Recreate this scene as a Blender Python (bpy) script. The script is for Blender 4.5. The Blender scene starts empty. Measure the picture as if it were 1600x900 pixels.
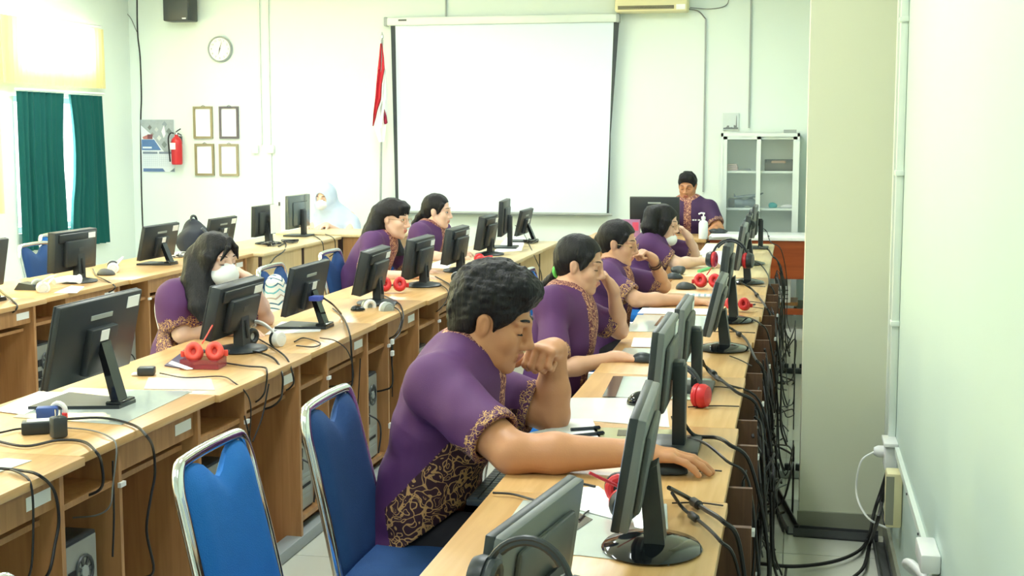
import bpy, bmesh, math, random
import numpy as np
from mathutils import Vector, Matrix, Euler
random.seed(7)
PI = math.pi
SC = bpy.context.scene
COL = SC.collection
# ---------------- camera ----------------
FP = 2150.0; CZ = 1.6
PH = math.atan(240/FP); TH = math.atan(446*math.cos(PH)/FP)
FW = np.array([-math.sin(TH)*math.cos(PH), math.cos(TH)*math.cos(PH), -math.sin(PH)])
RT = np.array([math.cos(TH), math.sin(TH), 0.0]); UP = np.cross(RT, FW)
cd = bpy.data.cameras.new('camera'); cam = bpy.data.objects.new('camera', cd); COL.objects.link(cam)
cd.sensor_width = 36; cd.lens = FP/1600*36; cd.clip_start = .05; cd.clip_end = 200
cam.location = (0, 0, CZ); cam.rotation_euler = (PI/2-PH, 0, TH)
SC.camera = cam
# ---------------- world, lights, exposure ----------------
w = bpy.data.worlds.new('world'); SC.world = w; w.use_nodes = True
w.node_tree.nodes['Background'].inputs[0].default_value = (.93, .97, 1, 1)
w.node_tree.nodes['Background'].inputs[1].default_value = 3.0
SC.view_settings.view_transform = 'Standard'; SC.view_settings.look = 'None'
SC.view_settings.exposure = 0.56; SC.view_settings.gamma = 1.0; SC.view_settings.use_curve_mapping = False
def area(name, loc, rot, sx, sy, power, col=(1, 1, 1)):
    l = bpy.data.lights.new(name, 'AREA'); l.shape = 'RECTANGLE'; l.size = sx; l.size_y = sy; l.energy = power; l.color = col
    o = bpy.data.objects.new(name, l); COL.objects.link(o); o.location = loc; o.rotation_euler = rot
    return o
LC = (.93, 1.0, 1.0)
for y in (0.6, 3.9, 7.2, 10.6):
    for x in (-1.1, -3.3, -5.3):
        area('ceiling_lamp_light', (x, y, 3.12), (0, 0, 0), .35, 1.3, 29 if y > 1 else 22, LC)
area('daylight_far_window', (-6.95, 11.35, 1.75), (0, -PI/2, 0), 1.9, 1.5, 160, (.95, .98, 1))
area('daylight_window', (-6.95, 9.2, 1.8), (0, -PI/2, 0), 1.8, 2.0, 150, (.95, .98, 1))
area('daylight_window', (-6.95, 6.2, 1.8), (0, -PI/2, 0), 1.8, 2.0, 150, (.95, .98, 1))
area('daylight_window', (-6.95, 3.2, 1.8), (0, -PI/2, 0), 1.8, 2.0, 150, (.95, .98, 1))
# ---------------- pixel to place ----------------
def ray(px, py): return FW+RT*(px-800)/FP+UP*(450-py)/FP
def atz(px, py, z):
    d = ray(px, py); return Vector(d*((z-CZ)/d[2])+np.array([0, 0, CZ]))
def aty(px, py, y):
    d = ray(px, py); return Vector(d*(y/d[1])+np.array([0, 0, CZ]))
def atx(px, py, x):
    d = ray(px, py); return Vector(d*(x/d[0])+np.array([0, 0, CZ]))
# ---------------- materials ----------------
def newmat(name):
    m = bpy.data.materials.new(name); m.use_nodes = True
    nt = m.node_tree; b = nt.nodes['Principled BSDF']
    return m, nt, b
def sRGB(c):
    return tuple((v/12.92 if v <= .04045 else ((v+.055)/1.055)**2.4) for v in [x/255 for x in c])+(1,)
def mat(name, rgb, rough=.5, metal=0, var=.06, scale=8, bump=0, bscale=60, spec=None, emit=0, alpha=None, trans=0, stretch=None):
    m, nt, b = newmat(name); c = sRGB(rgb)
    b.inputs['Roughness'].default_value = rough; b.inputs['Metallic'].default_value = metal
    if spec is not None: b.inputs['Specular IOR Level'].default_value = spec
    tc = nt.nodes.new('ShaderNodeTexCoord'); mp = nt.nodes.new('ShaderNodeMapping')
    nt.links.new(tc.outputs['Object'], mp.inputs[0])
    if stretch: mp.inputs['Scale'].default_value = stretch
    n = nt.nodes.new('ShaderNodeTexNoise'); n.inputs['Scale'].default_value = scale; n.inputs['Detail'].default_value = 3
    nt.links.new(mp.outputs[0], n.inputs[0])
    mx = nt.nodes.new('ShaderNodeMix'); mx.data_type = 'RGBA'
    mx.inputs[6].default_value = tuple(v*(1-var) for v in c[:3])+(1,); mx.inputs[7].default_value = tuple(min(1, v*(1+var)) for v in c[:3])+(1,)
    nt.links.new(n.outputs[0], mx.inputs[0]); nt.links.new(mx.outputs[2], b.inputs['Base Color'])
    if bump:
        n2 = nt.nodes.new('ShaderNodeTexNoise'); n2.inputs['Scale'].default_value = bscale; n2.inputs['Detail'].default_value = 2
        nt.links.new(mp.outputs[0], n2.inputs[0])
        bp = nt.nodes.new('ShaderNodeBump'); bp.inputs['Strength'].default_value = bump; bp.inputs['Distance'].default_value = .004
        nt.links.new(n2.outputs[0], bp.inputs['Height']); nt.links.new(bp.outputs[0], b.inputs['Normal'])
    if emit:
        b.inputs['Emission Color'].default_value = c; b.inputs['Emission Strength'].default_value = emit
    if trans: b.inputs['Transmission Weight'].default_value = trans
    if alpha is not None: b.inputs['Alpha'].default_value = alpha
    return m
def wood(name, rgb, dark, rough=.38, axis='Y', sc=1.0):
    m, nt, b = newmat(name)
    tc = nt.nodes.new('ShaderNodeTexCoord'); mp = nt.nodes.new('ShaderNodeMapping')
    s = {'Y': (18, 1.2, 18), 'X': (1.2, 18, 18), 'Z': (18, 18, 1.2)}[axis]
    mp.inputs['Scale'].default_value = tuple(v*sc for v in s)
    nt.links.new(tc.outputs['Object'], mp.inputs[0])
    n = nt.nodes.new('ShaderNodeTexNoise'); n.inputs['Scale'].default_value = 2.2; n.inputs['Detail'].default_value = 7; n.inputs['Distortion'].default_value = .6
    nt.links.new(mp.outputs[0], n.inputs[0])
    r = nt.nodes.new('ShaderNodeValToRGB'); r.color_ramp.elements[0].position = .3; r.color_ramp.elements[1].position = .68
    r.color_ramp.elements[0].color = sRGB(dark); r.color_ramp.elements[1].color = sRGB(rgb)
    nt.links.new(n.outputs[0], r.inputs[0])
    n3 = nt.nodes.new('ShaderNodeTexNoise'); n3.inputs['Scale'].default_value = 3; nt.links.new(tc.outputs['Object'], n3.inputs[0])
    mx = nt.nodes.new('ShaderNodeMix'); mx.data_type = 'RGBA'; mx.blend_type = 'MULTIPLY'; mx.inputs[0].default_value = .25
    nt.links.new(r.outputs[0], mx.inputs[6]); nt.links.new(n3.outputs[0], mx.inputs[7])
    nt.links.new(mx.outputs[2], b.inputs['Base Color'])
    b.inputs['Roughness'].default_value = rough
    return m
M = {}
M['wall'] = mat('wall_paint', (228, 240, 233), .7, var=.015, scale=1.5, bump=.05, bscale=90)
M['pillar'] = mat('pillar_paint', (222, 224, 200), .6, var=.02, scale=1.2)
M['wallr'] = mat('right_wall_paint', (204, 224, 214), .5, var=.03, scale=1.4)
M['ceil'] = mat('ceiling_paint', (240, 243, 236), .8, var=.01)
M['tile'] = mat('floor_tile', (206, 208, 196), .25, var=.05, scale=3)
M['grout'] = mat('tile_grout', (150, 150, 138), .8)
M['base'] = mat('baseboard_tile', (148, 150, 132), .5)
M['top'] = wood('desk_top_laminate', (224, 182, 126), (208, 162, 104), .32, 'Y')
M['side'] = wood('desk_side_laminate', (196, 148, 98), (172, 124, 78), .45, 'Z')
M['edge'] = mat('desk_edge_band', (222, 190, 142), .45)
M['dark_side'] = wood('desk_back_shaded_board', (112, 78, 54), (84, 56, 38), .6, 'Z')  # darker brown side laminate, shade of the aisle side put into its colour
M['toplt'] = wood('pale_desk_laminate', (236, 214, 168), (224, 200, 150), .35, 'Y')
M['panel'] = wood('pale_front_panel', (232, 206, 158), (222, 194, 144), .4, 'Z')
M['darkpost'] = mat('dark_post', (62, 42, 34), .6)
M['red_wood'] = wood('red_brown_wood', (178, 86, 36), (150, 66, 24), .35, 'X', .5)
M['black'] = mat('black_plastic', (42, 48, 51), .4)
M['black2'] = mat('dark_grey_plastic', (58, 64, 66), .4)
M['gloss'] = mat('glossy_black_plastic', (22, 26, 30), .08)
M['grey'] = mat('grey_plastic_back', (84, 88, 88), .45)
M['ltgrey'] = mat('light_grey_plastic', (160, 168, 164), .4)
M['midgrey'] = mat('mid_grey_plastic', (108, 113, 112), .4)
M['screen'] = mat('lcd_screen', (120, 140, 165), .15, emit=.35)
M['darkscreen'] = mat('dark_lcd_screen', (84, 96, 98), .12)
M['white'] = mat('white_plastic', (238, 240, 238), .35)
M['label'] = mat('paper_label', (244, 246, 244), .6, var=.02)
M['paper'] = mat('white_paper', (246, 248, 248), .6, var=.01)
M['cream'] = mat('cream_plastic', (232, 224, 178), .45)
M['chrome'] = mat('chrome', (225, 228, 232), .14, 1)
M['blue'] = mat('blue_fabric', (18, 108, 190), .8, var=.1, scale=14, bump=.3, bscale=350)
M['navy'] = mat('navy_fabric', (30, 72, 128), .8, var=.1, scale=14, bump=.3, bscale=350)
M['red'] = mat('red_plastic', (206, 44, 50), .35)
M['coral'] = mat('coral_red_plastic', (232, 84, 70), .45)
M['cable'] = mat('black_cable', (30, 30, 30), .45)
M['greycable'] = mat('grey_cable', (120, 122, 118), .5)
M['greenmat'] = mat('teal_curtain_fabric', (10, 104, 98), .75, var=.12, scale=5, bump=.2, bscale=200)
M['glassmat'] = mat('desk_glass_sheet', (200, 210, 204), .06, spec=.8)
M['dkmat'] = mat('dark_desk_pad', (92, 80, 76), .1, spec=.8)
M['metal'] = mat('steel_case', (160, 166, 162), .35, .6)
M['hole'] = mat('dark_recess', (18, 20, 22), .7)
M['trunk'] = mat('white_trunking', (226, 236, 226), .4)
M['drk_metal'] = mat('dark_floor_channel', (84, 86, 88), .4, .3)
M['skin'] = mat('skin_medium', (198, 140, 100), .5, var=.05, scale=14, bump=.08, bscale=220)
M['skin2'] = mat('skin_warm', (216, 168, 138), .5, var=.04, scale=14)
M['skin3'] = mat('skin_light', (236, 196, 172), .5, var=.04, scale=14)
M['lip'] = mat('lip_colour', (182, 108, 92), .45)
M['lip3'] = mat('lip_colour_light', (206, 134, 118), .45)
M['nail'] = mat('finger_nail', (228, 178, 152), .3)
M['trouser'] = mat('black_trousers', (24, 22, 30), .85)
def hairmat():
    m, nt, b = newmat('black_hair')
    tc = nt.nodes.new('ShaderNodeTexCoord'); mp = nt.nodes.new('ShaderNodeMapping'); mp.inputs['Scale'].default_value = (60, 60, 9)
    nt.links.new(tc.outputs['Object'], mp.inputs[0])
    n = nt.nodes.new('ShaderNodeTexNoise'); n.inputs['Scale'].default_value = 3; n.inputs['Detail'].default_value = 5
    nt.links.new(mp.outputs[0], n.inputs[0])
    r = nt.nodes.new('ShaderNodeValToRGB'); r.color_ramp.elements[0].color = (.003, .003, .004, 1); r.color_ramp.elements[1].color = (.016, .015, .016, 1)
    nt.links.new(n.outputs[0], r.inputs[0]); nt.links.new(r.outputs[0], b.inputs['Base Color'])
    bp = nt.nodes.new('ShaderNodeBump'); bp.inputs['Strength'].default_value = .6; bp.inputs['Distance'].default_value = .006
    nt.links.new(n.outputs[0], bp.inputs['Height']); nt.links.new(bp.outputs[0], b.inputs['Normal'])
    b.inputs['Roughness'].default_value = .5; b.inputs['Specular IOR Level'].default_value = .28
    return m
M['hair'] = hairmat()
def batik(name, bg, line, sc):
    m, nt, b = newmat(name)
    tc = nt.nodes.new('ShaderNodeTexCoord')
    n = nt.nodes.new('ShaderNodeTexNoise'); n.inputs['Scale'].default_value = sc*.8; n.inputs['Detail'].default_value = 1
    nt.links.new(tc.outputs['Object'], n.inputs[0])
    mx = nt.nodes.new('ShaderNodeMix'); mx.data_type = 'RGBA'; mx.inputs[0].default_value = .13
    nt.links.new(tc.outputs['Object'], mx.inputs[6]); nt.links.new(n.outputs[1], mx.inputs[7])
    v = nt.nodes.new('ShaderNodeTexVoronoi'); v.feature = 'DISTANCE_TO_EDGE'; v.inputs['Scale'].default_value = sc
    nt.links.new(mx.outputs[2], v.inputs['Vector'])
    l1 = nt.nodes.new('ShaderNodeMath'); l1.operation = 'LESS_THAN'; l1.inputs[1].default_value = .055; nt.links.new(v.outputs[0], l1.inputs[0])
    v2 = nt.nodes.new('ShaderNodeTexVoronoi'); v2.feature = 'F1'; v2.inputs['Scale'].default_value = sc
    nt.links.new(mx.outputs[2], v2.inputs['Vector'])
    ml = nt.nodes.new('ShaderNodeMath'); ml.operation = 'MULTIPLY'; ml.inputs[1].default_value = 4.2; nt.links.new(v2.outputs['Distance'], ml.inputs[0])
    fr = nt.nodes.new('ShaderNodeMath'); fr.operation = 'PINGPONG'; fr.inputs[1].default_value = 1.0; nt.links.new(ml.outputs[0], fr.inputs[0])
    l2 = nt.nodes.new('ShaderNodeMath'); l2.operation = 'GREATER_THAN'; l2.inputs[1].default_value = .87; nt.links.new(fr.outputs[0], l2.inputs[0])
    n2 = nt.nodes.new('ShaderNodeTexNoise'); n2.inputs['Scale'].default_value = sc*.6; nt.links.new(tc.outputs['Object'], n2.inputs[0])
    l3 = nt.nodes.new('ShaderNodeMath'); l3.operation = 'GREATER_THAN'; l3.inputs[1].default_value = .48; nt.links.new(n2.outputs[0], l3.inputs[0])
    m2 = nt.nodes.new('ShaderNodeMath'); m2.operation = 'MULTIPLY'; nt.links.new(l2.outputs[0], m2.inputs[0]); nt.links.new(l3.outputs[0], m2.inputs[1])
    mm = nt.nodes.new('ShaderNodeMath'); mm.operation = 'MAXIMUM'; nt.links.new(l1.outputs[0], mm.inputs[0]); nt.links.new(m2.outputs[0], mm.inputs[1])
    c = nt.nodes.new('ShaderNodeMix'); c.data_type = 'RGBA'; c.inputs[6].default_value = sRGB(bg); c.inputs[7].default_value = sRGB(line)
    nt.links.new(mm.outputs[0], c.inputs[0]); nt.links.new(c.outputs[2], b.inputs['Base Color']); b.inputs['Roughness'].default_value = .75
    return m
M['shirt'] = mat('purple_shirt_cloth', (88, 44, 98), .7, var=.1, scale=4, bump=.12, bscale=500)
M['shirt2'] = mat('purple_shirt_cloth_far', (84, 46, 98), .75, var=.08, scale=5)
M['shirtd'] = mat('dark_purple_shirt_cloth', (64, 36, 78), .75, var=.08, scale=5)
M['batik'] = batik('gold_on_maroon_batik', (62, 30, 42), (206, 160, 104), 26)
M['batikc'] = batik('cuff_batik', (84, 42, 84), (214, 170, 110), 40)
M['batik2'] = batik('collar_batik', (104, 48, 62), (216, 164, 128), 34)
M['hijab'] = mat('pale_blue_white_cloth', (196, 211, 230), .8, var=.04, scale=6)
M['mask'] = mat('white_mask_cloth', (232, 236, 234), .8, var=.02)
# ---------------- mesh builder ----------------
def frame_of(o):
    return Matrix.LocRotScale(o.location, o.rotation_euler, o.scale)
def world_of(o):
    m = frame_of(o)
    while o.parent: o = o.parent; m = frame_of(o) @ m
    return m
class MB:
    def __init__(s): s.v = []; s.f = []; s.mi = []; s.cur = 0
    def add(s, vs, fs):
        b = len(s.v); s.v += [tuple(v) for v in vs]; s.f += [tuple(i+b for i in f) for f in fs]; s.mi += [s.cur]*len(fs); return s
    def box(s, x0, x1, y0, y1, z0, z1, R=None, c=None):
        vs = [Vector((x, y, z)) for x in (x0, x1) for y in (y0, y1) for z in (z0, z1)]
        if R is not None:
            c = Vector(c) if c is not None else Vector((0, 0, 0))
            vs = [R @ (v-c)+c for v in vs]
        return s.add(vs, [(0, 1, 3, 2), (4, 6, 7, 5), (0, 4, 5, 1), (2, 3, 7, 6), (0, 2, 6, 4), (1, 5, 7, 3)])
    def rbox(s, x0, x1, y0, y1, z0, z1, r=.005, T=None):
        # box with chamfered edges
        bm = bmesh.new(); bmesh.ops.create_cube(bm, size=1)
        for v in bm.verts:
            v.co = Vector(((x0+x1)/2+v.co.x*(x1-x0), (y0+y1)/2+v.co.y*(y1-y0), (z0+z1)/2+v.co.z*(z1-z0)))
        bmesh.ops.bevel(bm, geom=bm.edges[:], offset=r, segments=2, affect='EDGES', profile=.5)
        bm.verts.index_update()
        vs = [(T @ v.co) if T else v.co.copy() for v in bm.verts]; fs = [[v.index for v in f.verts] for f in bm.faces]
        bm.free(); return s.add(vs, fs)
    def tube(s, pts, r, n=8, close=False, cap=True):
        pts = [Vector(p) for p in pts]; N = len(pts)
        rr = r if isinstance(r, (list, tuple)) else [r]*N
        rings = []; prev = None
        for i, p in enumerate(pts):
            if close: t = pts[(i+1) % N]-pts[i-1]
            else: t = pts[min(i+1, N-1)]-pts[max(i-1, 0)]
            if t.length < 1e-9: t = Vector((0, 0, 1))
            t.normalize()
            if prev is None: u = t.orthogonal().normalized()
            else:
                u = prev-t*prev.dot(t)
                u = t.orthogonal().normalized() if u.length < 1e-6 else u.normalized()
            prev = u; w_ = t.cross(u)
            rings.append([p+(u*math.cos(a)+w_*math.sin(a))*rr[i] for a in [2*PI*k/n for k in range(n)]])
        vs = [v for g in rings for v in g]; fs = []
        for i in range(N if close else N-1):
            j = (i+1) % N
            for k in range(n):
                k2 = (k+1) % n; fs.append((i*n+k, i*n+k2, j*n+k2, j*n+k))
        if cap and not close:
            fs.append(tuple(range(n-1, -1, -1))); fs.append(tuple((N-1)*n+k for k in range(n)))
        return s.add(vs, fs)
    def cyl(s, a, b, r, n=16, r2=None): return s.tube([a, b], [r, r if r2 is None else r2], n)
    def lathe(s, prof, c=(0, 0, 0), n=24, ax='Z', sx=1, sy=1):
        c = Vector(c); vs = []; fs = []
        for (r, h) in prof:
            for k in range(n):
                a = 2*PI*k/n; x, y = r*math.cos(a)*sx, r*math.sin(a)*sy
                p = Vector((x, y, h)) if ax == 'Z' else (Vector((h, x, y)) if ax == 'X' else Vector((y, h, x)))
                vs.append(p+c)
        for i in range(len(prof)-1):
            for k in range(n):
                k2 = (k+1) % n; fs.append((i*n+k, i*n+k2, (i+1)*n+k2, (i+1)*n+k))
        fs.append(tuple(range(n-1, -1, -1))); fs.append(tuple((len(prof)-1)*n+k for k in range(n)))
        return s.add(vs, fs)
    def prism(s, poly, off, plane=None):
        # poly: list of 3D points, extruded by vector off
        n = len(poly); vs = [Vector(p) for p in poly]+[Vector(p)+Vector(off) for p in poly]
        fs = [tuple(range(n-1, -1, -1)), tuple(range(n, 2*n))]+[(i, (i+1) % n, n+(i+1) % n, n+i) for i in range(n)]
        return s.add(vs, fs)
    def build(s, name, m, parent=None, smooth=False, world=False):
        me = bpy.data.meshes.new(name); vs = s.v
        if world and parent is not None:
            inv = world_of(parent).inverted(); vs = [tuple(inv @ Vector(v)) for v in vs]
        me.from_pydata([tuple(v) for v in vs], [], s.f)
        ms = m if isinstance(m, (list, tuple)) else [m]
        for k in ms: me.materials.append(k)
        if len(ms) > 1: me.polygons.foreach_set('material_index', s.mi)
        bm = bmesh.new(); bm.from_mesh(me); bmesh.ops.recalc_face_normals(bm, faces=bm.faces[:]); bm.to_mesh(me); bm.free()
        o = bpy.data.objects.new(name, me); COL.objects.link(o)
        if parent is not None: o.parent = parent
        if smooth: smooth_by_angle(me, math.radians(40))
        return o
def smooth_by_angle(me, ang):
    me.polygons.foreach_set('use_smooth', [True]*len(me.polygons))
    bm = bmesh.new(); bm.from_mesh(me)
    for e in bm.edges:
        if len(e.link_faces) == 2 and e.calc_face_angle(0) > ang: e.smooth = False
    bm.to_mesh(me); bm.free()
def tag(o, label=None, cat=None, group=None, kind=None):
    if label: o['label'] = label
    if cat: o['category'] = cat
    if group: o['group'] = group
    if kind: o['kind'] = kind
    return o
def thing(name, label, cat, loc=(0, 0, 0), rz=0, group=None):
    o = bpy.data.objects.new(name, None); COL.objects.link(o); o.location = loc; o.rotation_euler = (0, 0, rz); o.empty_display_size = .05
    return tag(o, label, cat, group)
def copy_tree(o, parent=None):
    c = o.copy(); COL.objects.link(c)
    if parent is not None: c.parent = parent
    for ch in [k for k in KIDS(o)]: copy_tree(ch, c)
    return c
def KIDS(o): return [x for x in list(o.children)]
def dup(o, loc, rz, label, group=None):
    c = copy_tree(o); c.location = loc; c.rotation_euler = (0, 0, rz); c['label'] = label
    if group: c['group'] = group
    return c
def spl(pts, k=6):
    P = [Vector(p) for p in pts]
    if len(P) < 3: return P
    P = [P[0]*2-P[1]]+P+[P[-1]*2-P[-2]]; out = []
    for i in range(1, len(P)-2):
        for j in range(k):
            t = j/k; a, b, c, d = P[i-1:i+3]
            out.append(.5*((2*b)+(c-a)*t+(2*a-5*b+4*c-d)*t*t+(3*b-a-3*c+d)*t**3))
    out.append(P[-2]); return out
def cable(pts, label, r=.0035, m=None, group=None, name='cable', k=6, n=6):
    o = MB().tube(spl(pts, k), r, n).build(name, m or M['cable'], None, True)
    return tag(o, label, 'cable', group)
# ---------------- setting ----------------
def struct(name, mb, m, parent=None):
    o = mb.build(name, m, parent)
    if parent is None: o['kind'] = 'structure'
    return o
YW = 12.8; XL = -6.52; XR = .382
struct('wall_front', MB().box(XL-.15, XR+.15, YW, YW+.15, 0, 3.2), M['wall'])
struct('wall_back', MB().box(XL-.15, XR+.15, -2.65, -2.5, 0, 3.2), M['wall'])
struct('wall_right', MB().box(XR, XR+.15, -2.5, YW, 0, 3.2), M['wallr'])
struct('ceiling', MB().box(XL-.15, XR+.15, -2.65, YW+.15, 3.2, 3.3), M['ceil'])
# left wall with window openings
wins = [(2.2, 4.2, .95, 2.62), (5.2, 7.2, .95, 2.62), (8.2, 10.2, .95, 2.62), (10.68, 12.0, .75, 1.93)]
mb = MB(); cur = -2.5
for (a, b, z0, z1) in wins:
    mb.box(XL-.15, XL, cur, a, 0, 3.2); mb.box(XL-.15, XL, a, b, 0, z0)
    if b == 12.0:
        mb.box(XL-.15, XL, a, b, z1, 2.17); mb.box(XL-.15, XL, a, b, 2.58, 3.2)
    else: mb.box(XL-.15, XL, a, b, z1, 3.2)
    cur = b
mb.box(XL-.15, XL, cur, YW, 0, 3.2)
struct('wall_left', mb, M['wall'])
M['pane'] = mat('window_glass', (240, 250, 250), .02, alpha=.12)
M['frame_w'] = mat('window_frame_white', (230, 234, 230), .4)
for i, (a, b, z0, z1) in enumerate(wins+[(10.68, 12.0, 2.17, 2.58)]):
    mb = MB(); x0, x1 = XL-.12, XL-.07
    mb.box(x0, x1, a, a+.05, z0, z1).box(x0, x1, b-.05, b, z0, z1).box(x0, x1, a, b, z0, z0+.05).box(x0, x1, a, b, z1-.05, z1).box(x0, x1, (a+b)/2-.02, (a+b)/2+.02, z0, z1)
    f = struct('window_%d' % (i+1), mb, M['frame_w'])
    for (p, q) in ((a+.05, (a+b)/2-.02), ((a+b)/2+.02, b-.05)):
        MB().box(XL-.097, XL-.093, p, q, z0+.05, z1-.05).build('window_pane', M['pane'], f)
# floor with tiles
fl = struct('floor', MB().box(XL, XR, -2.5, YW, -.08, -.004), M['grout'])
tile_me = None; TS = .40
for i in range(6):
    for j in range(26):
        x = XR-(i+.5)*TS; y = 2.45+(j+.5)*TS
        if y > YW-.1: continue
        if tile_me is None:
            t0 = MB().box(-TS/2+.002, TS/2-.002, -TS/2+.002, TS/2-.002, -.006, 0).build('floor_tile', M['tile'], fl); tile_me = t0.data; t0.location = (x, y, 0)
        else:
            t = bpy.data.objects.new('floor_tile', tile_me); COL.objects.link(t); t.parent = fl; t.location = (x, y, 0)
mb = MB()
for i in range(18):
    for j in range(38):
        x = XR-(i+.5)*TS; y = -2.35+(j+.5)*TS
        if i < 6 and y > 2.46: continue
        if x-TS/2 < XL or y+TS/2 > YW: continue
        mb.box(x-TS/2+.002, x+TS/2-.002, y-TS/2+.002, y+TS/2-.002, -.006, 0)
rest = mb.build('floor_tiling', M['tile'], fl); rest['kind'] = 'stuff'
# pillar
PXL, PXR, PY = .041, .382, 5.57
struct('wall_pillar', MB().box(PXL, PXR, PY, PY+.5, 0, 3.2), M['pillar'])
struct('baseboard_pillar', MB().box(PXL-.008, PXR-.01, PY-.012, PY, 0, .085), M['base'])
struct('baseboard_right', MB().box(XR-.012, XR, -2.5, PY-.012, 0, .09), M['base'])
struct('baseboard_front', MB().box(XL, XR, YW-.012, YW, 0, .09), M['base'])
# ---------------- signed-distance bodies ----------------
class Field:
    def __init__(s, lo, hi, h):
        s.h = h; s.lo = np.array(lo, np.float32); n = np.ceil((np.array(hi)-np.array(lo))/h).astype(int)+1
        s.n = n; s.f = np.full(tuple(n), .15, np.float32)
    def region(s, lo, hi):
        a = np.maximum(np.floor((np.array(lo)-s.lo)/s.h).astype(int), 0); b = np.minimum(np.ceil((np.array(hi)-s.lo)/s.h).astype(int)+1, s.n)
        if np.any(b <= a): return None
        sl = tuple(slice(a[i], b[i]) for i in range(3))
        g = [s.lo[i]+s.h*np.arange(a[i], b[i], dtype=np.float32) for i in range(3)]
        return sl, g[0][:, None, None], g[1][None, :, None], g[2][None, None, :]
    def comb(s, sl, d, k, op):
        a = s.f[sl]
        if op == 'sub': d = -d; a2 = -a; d2 = -d
        if op == 'add':
            hh = np.maximum(k-np.abs(a-d), 0)/max(k, 1e-6); s.f[sl] = np.minimum(a, d)-hh*hh*k*.25
        elif op == 'sub':
            hh = np.maximum(k-np.abs(a-d), 0)/max(k, 1e-6); s.f[sl] = np.maximum(a, d)+hh*hh*k*.25
    def cap(s, a, b, ra, rb, k=.01, side=None, w=1.0, cut=None, op='add', cuts=None):
        a = np.array(a, float); b = np.array(b, float); R = max(ra, rb)*max(w, 1)+k+2*s.h
        lo = np.minimum(a, b)-R; hi = np.maximum(a, b)+R
        r = s.region(lo, hi)
        if r is None: return
        sl, X, Y, Z = r
        px, py, pz = X-a[0], Y-a[1], Z-a[2]
        ba = b-a
        if side is not None:
            sd = np.array(side, float); sd = sd/np.linalg.norm(sd); q = (px*sd[0]+py*sd[1]+pz*sd[2])*(1-1/w)
            px, py, pz = px-q*sd[0], py-q*sd[1], pz-q*sd[2]
            ba = ba-sd*(ba@sd)*(1-1/w)
        L = max(ba@ba, 1e-9)
        t = np.clip((px*ba[0]+py*ba[1]+pz*ba[2])/L, 0, 1)
        d = np.sqrt((px-t*ba[0])**2+(py-t*ba[1])**2+(pz-t*ba[2])**2)-(ra+(rb-ra)*t)
        for c in ([cut] if cut else [])+(cuts or []):
            p, dr = c; dr = np.array(dr, float); dr = dr/np.linalg.norm(dr)
            d = np.maximum(d, (X-p[0])*dr[0]+(Y-p[1])*dr[1]+(Z-p[2])*dr[2])
        s.comb(sl, d.astype(np.float32), k, op)
    def ell(s, c, r, R=None, k=.01, op='add', cuts=None):
        c = np.array(c, float); r = np.array(r, float); m = r.max()+k+2*s.h
        q = s.region(c-m, c+m)
        if q is None: return
        sl, X, Y, Z = q
        px, py, pz = X-c[0], Y-c[1], Z-c[2]
        if R is not None:
            R = np.array(R)  # columns: local axes
            px, py, pz = [px*R[0, i]+py*R[1, i]+pz*R[2, i] for i in range(3)]
        k0 = np.sqrt((px/r[0])**2+(py/r[1])**2+(pz/r[2])**2); k1 = np.sqrt((px/r[0]**2)**2+(py/r[1]**2)**2+(pz/r[2]**2)**2)
        d = k0*(k0-1)/np.maximum(k1, 1e-6)
        for p, dr in (cuts or []):
            d = np.maximum(d, (X-p[0])*dr[0]+(Y-p[1])*dr[1]+(Z-p[2])*dr[2])
        s.comb(sl, d.astype(np.float32), k, op)
    def plane(s, p, dr):   # keep the side where dot(x-p,dr)<0
        dr = np.array(dr, float); dr /= np.linalg.norm(dr)
        g = [s.lo[i]+s.h*np.arange(s.n[i], dtype=np.float32) for i in range(3)]
        d = (g[0][:, None, None]-p[0])*dr[0]+(g[1][None, :, None]-p[1])*dr[1]+(g[2][None, None, :]-p[2])*dr[2]
        s.f = np.maximum(s.f, d.astype(np.float32))
    def notch(s, p1, d1, p2, d2):   # take away what lies beyond both planes
        g = [s.lo[i]+s.h*np.arange(s.n[i], dtype=np.float32) for i in range(3)]
        q = []
        for p, d in ((p1, d1), (p2, d2)):
            d = np.array(d, float); d /= np.linalg.norm(d)
            q.append((g[0][:, None, None]-p[0])*d[0]+(g[1][None, :, None]-p[1])*d[1]+(g[2][None, None, :]-p[2])*d[2])
        s.f = np.maximum(s.f, np.minimum(q[0], q[1]).astype(np.float32))
    def noise(s, amp, freq, seed=0, n=5, stretch=(1, 1, 1)):
        rs = np.random.RandomState(seed); idx = np.where(np.abs(s.f) < .02)
        P = [s.lo[i]+s.h*idx[i]*1.0 for i in range(3)]
        acc = 0
        for i in range(n):
            dv = rs.normal(size=3); dv /= np.linalg.norm(dv); dv *= np.array(stretch); fr = freq*rs.uniform(.6, 1.6); dv2 = rs.normal(size=3)*freq*.5
            acc = acc+np.sin((P[0]*dv[0]+P[1]*dv[1]+P[2]*dv[2])*fr+rs.uniform(0, 6)+1.5*np.sin(P[0]*dv2[0]+P[1]*dv2[1]+P[2]*dv2[2]))
        s.f[idx] += (amp*acc/math.sqrt(n)).astype(np.float32)
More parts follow.
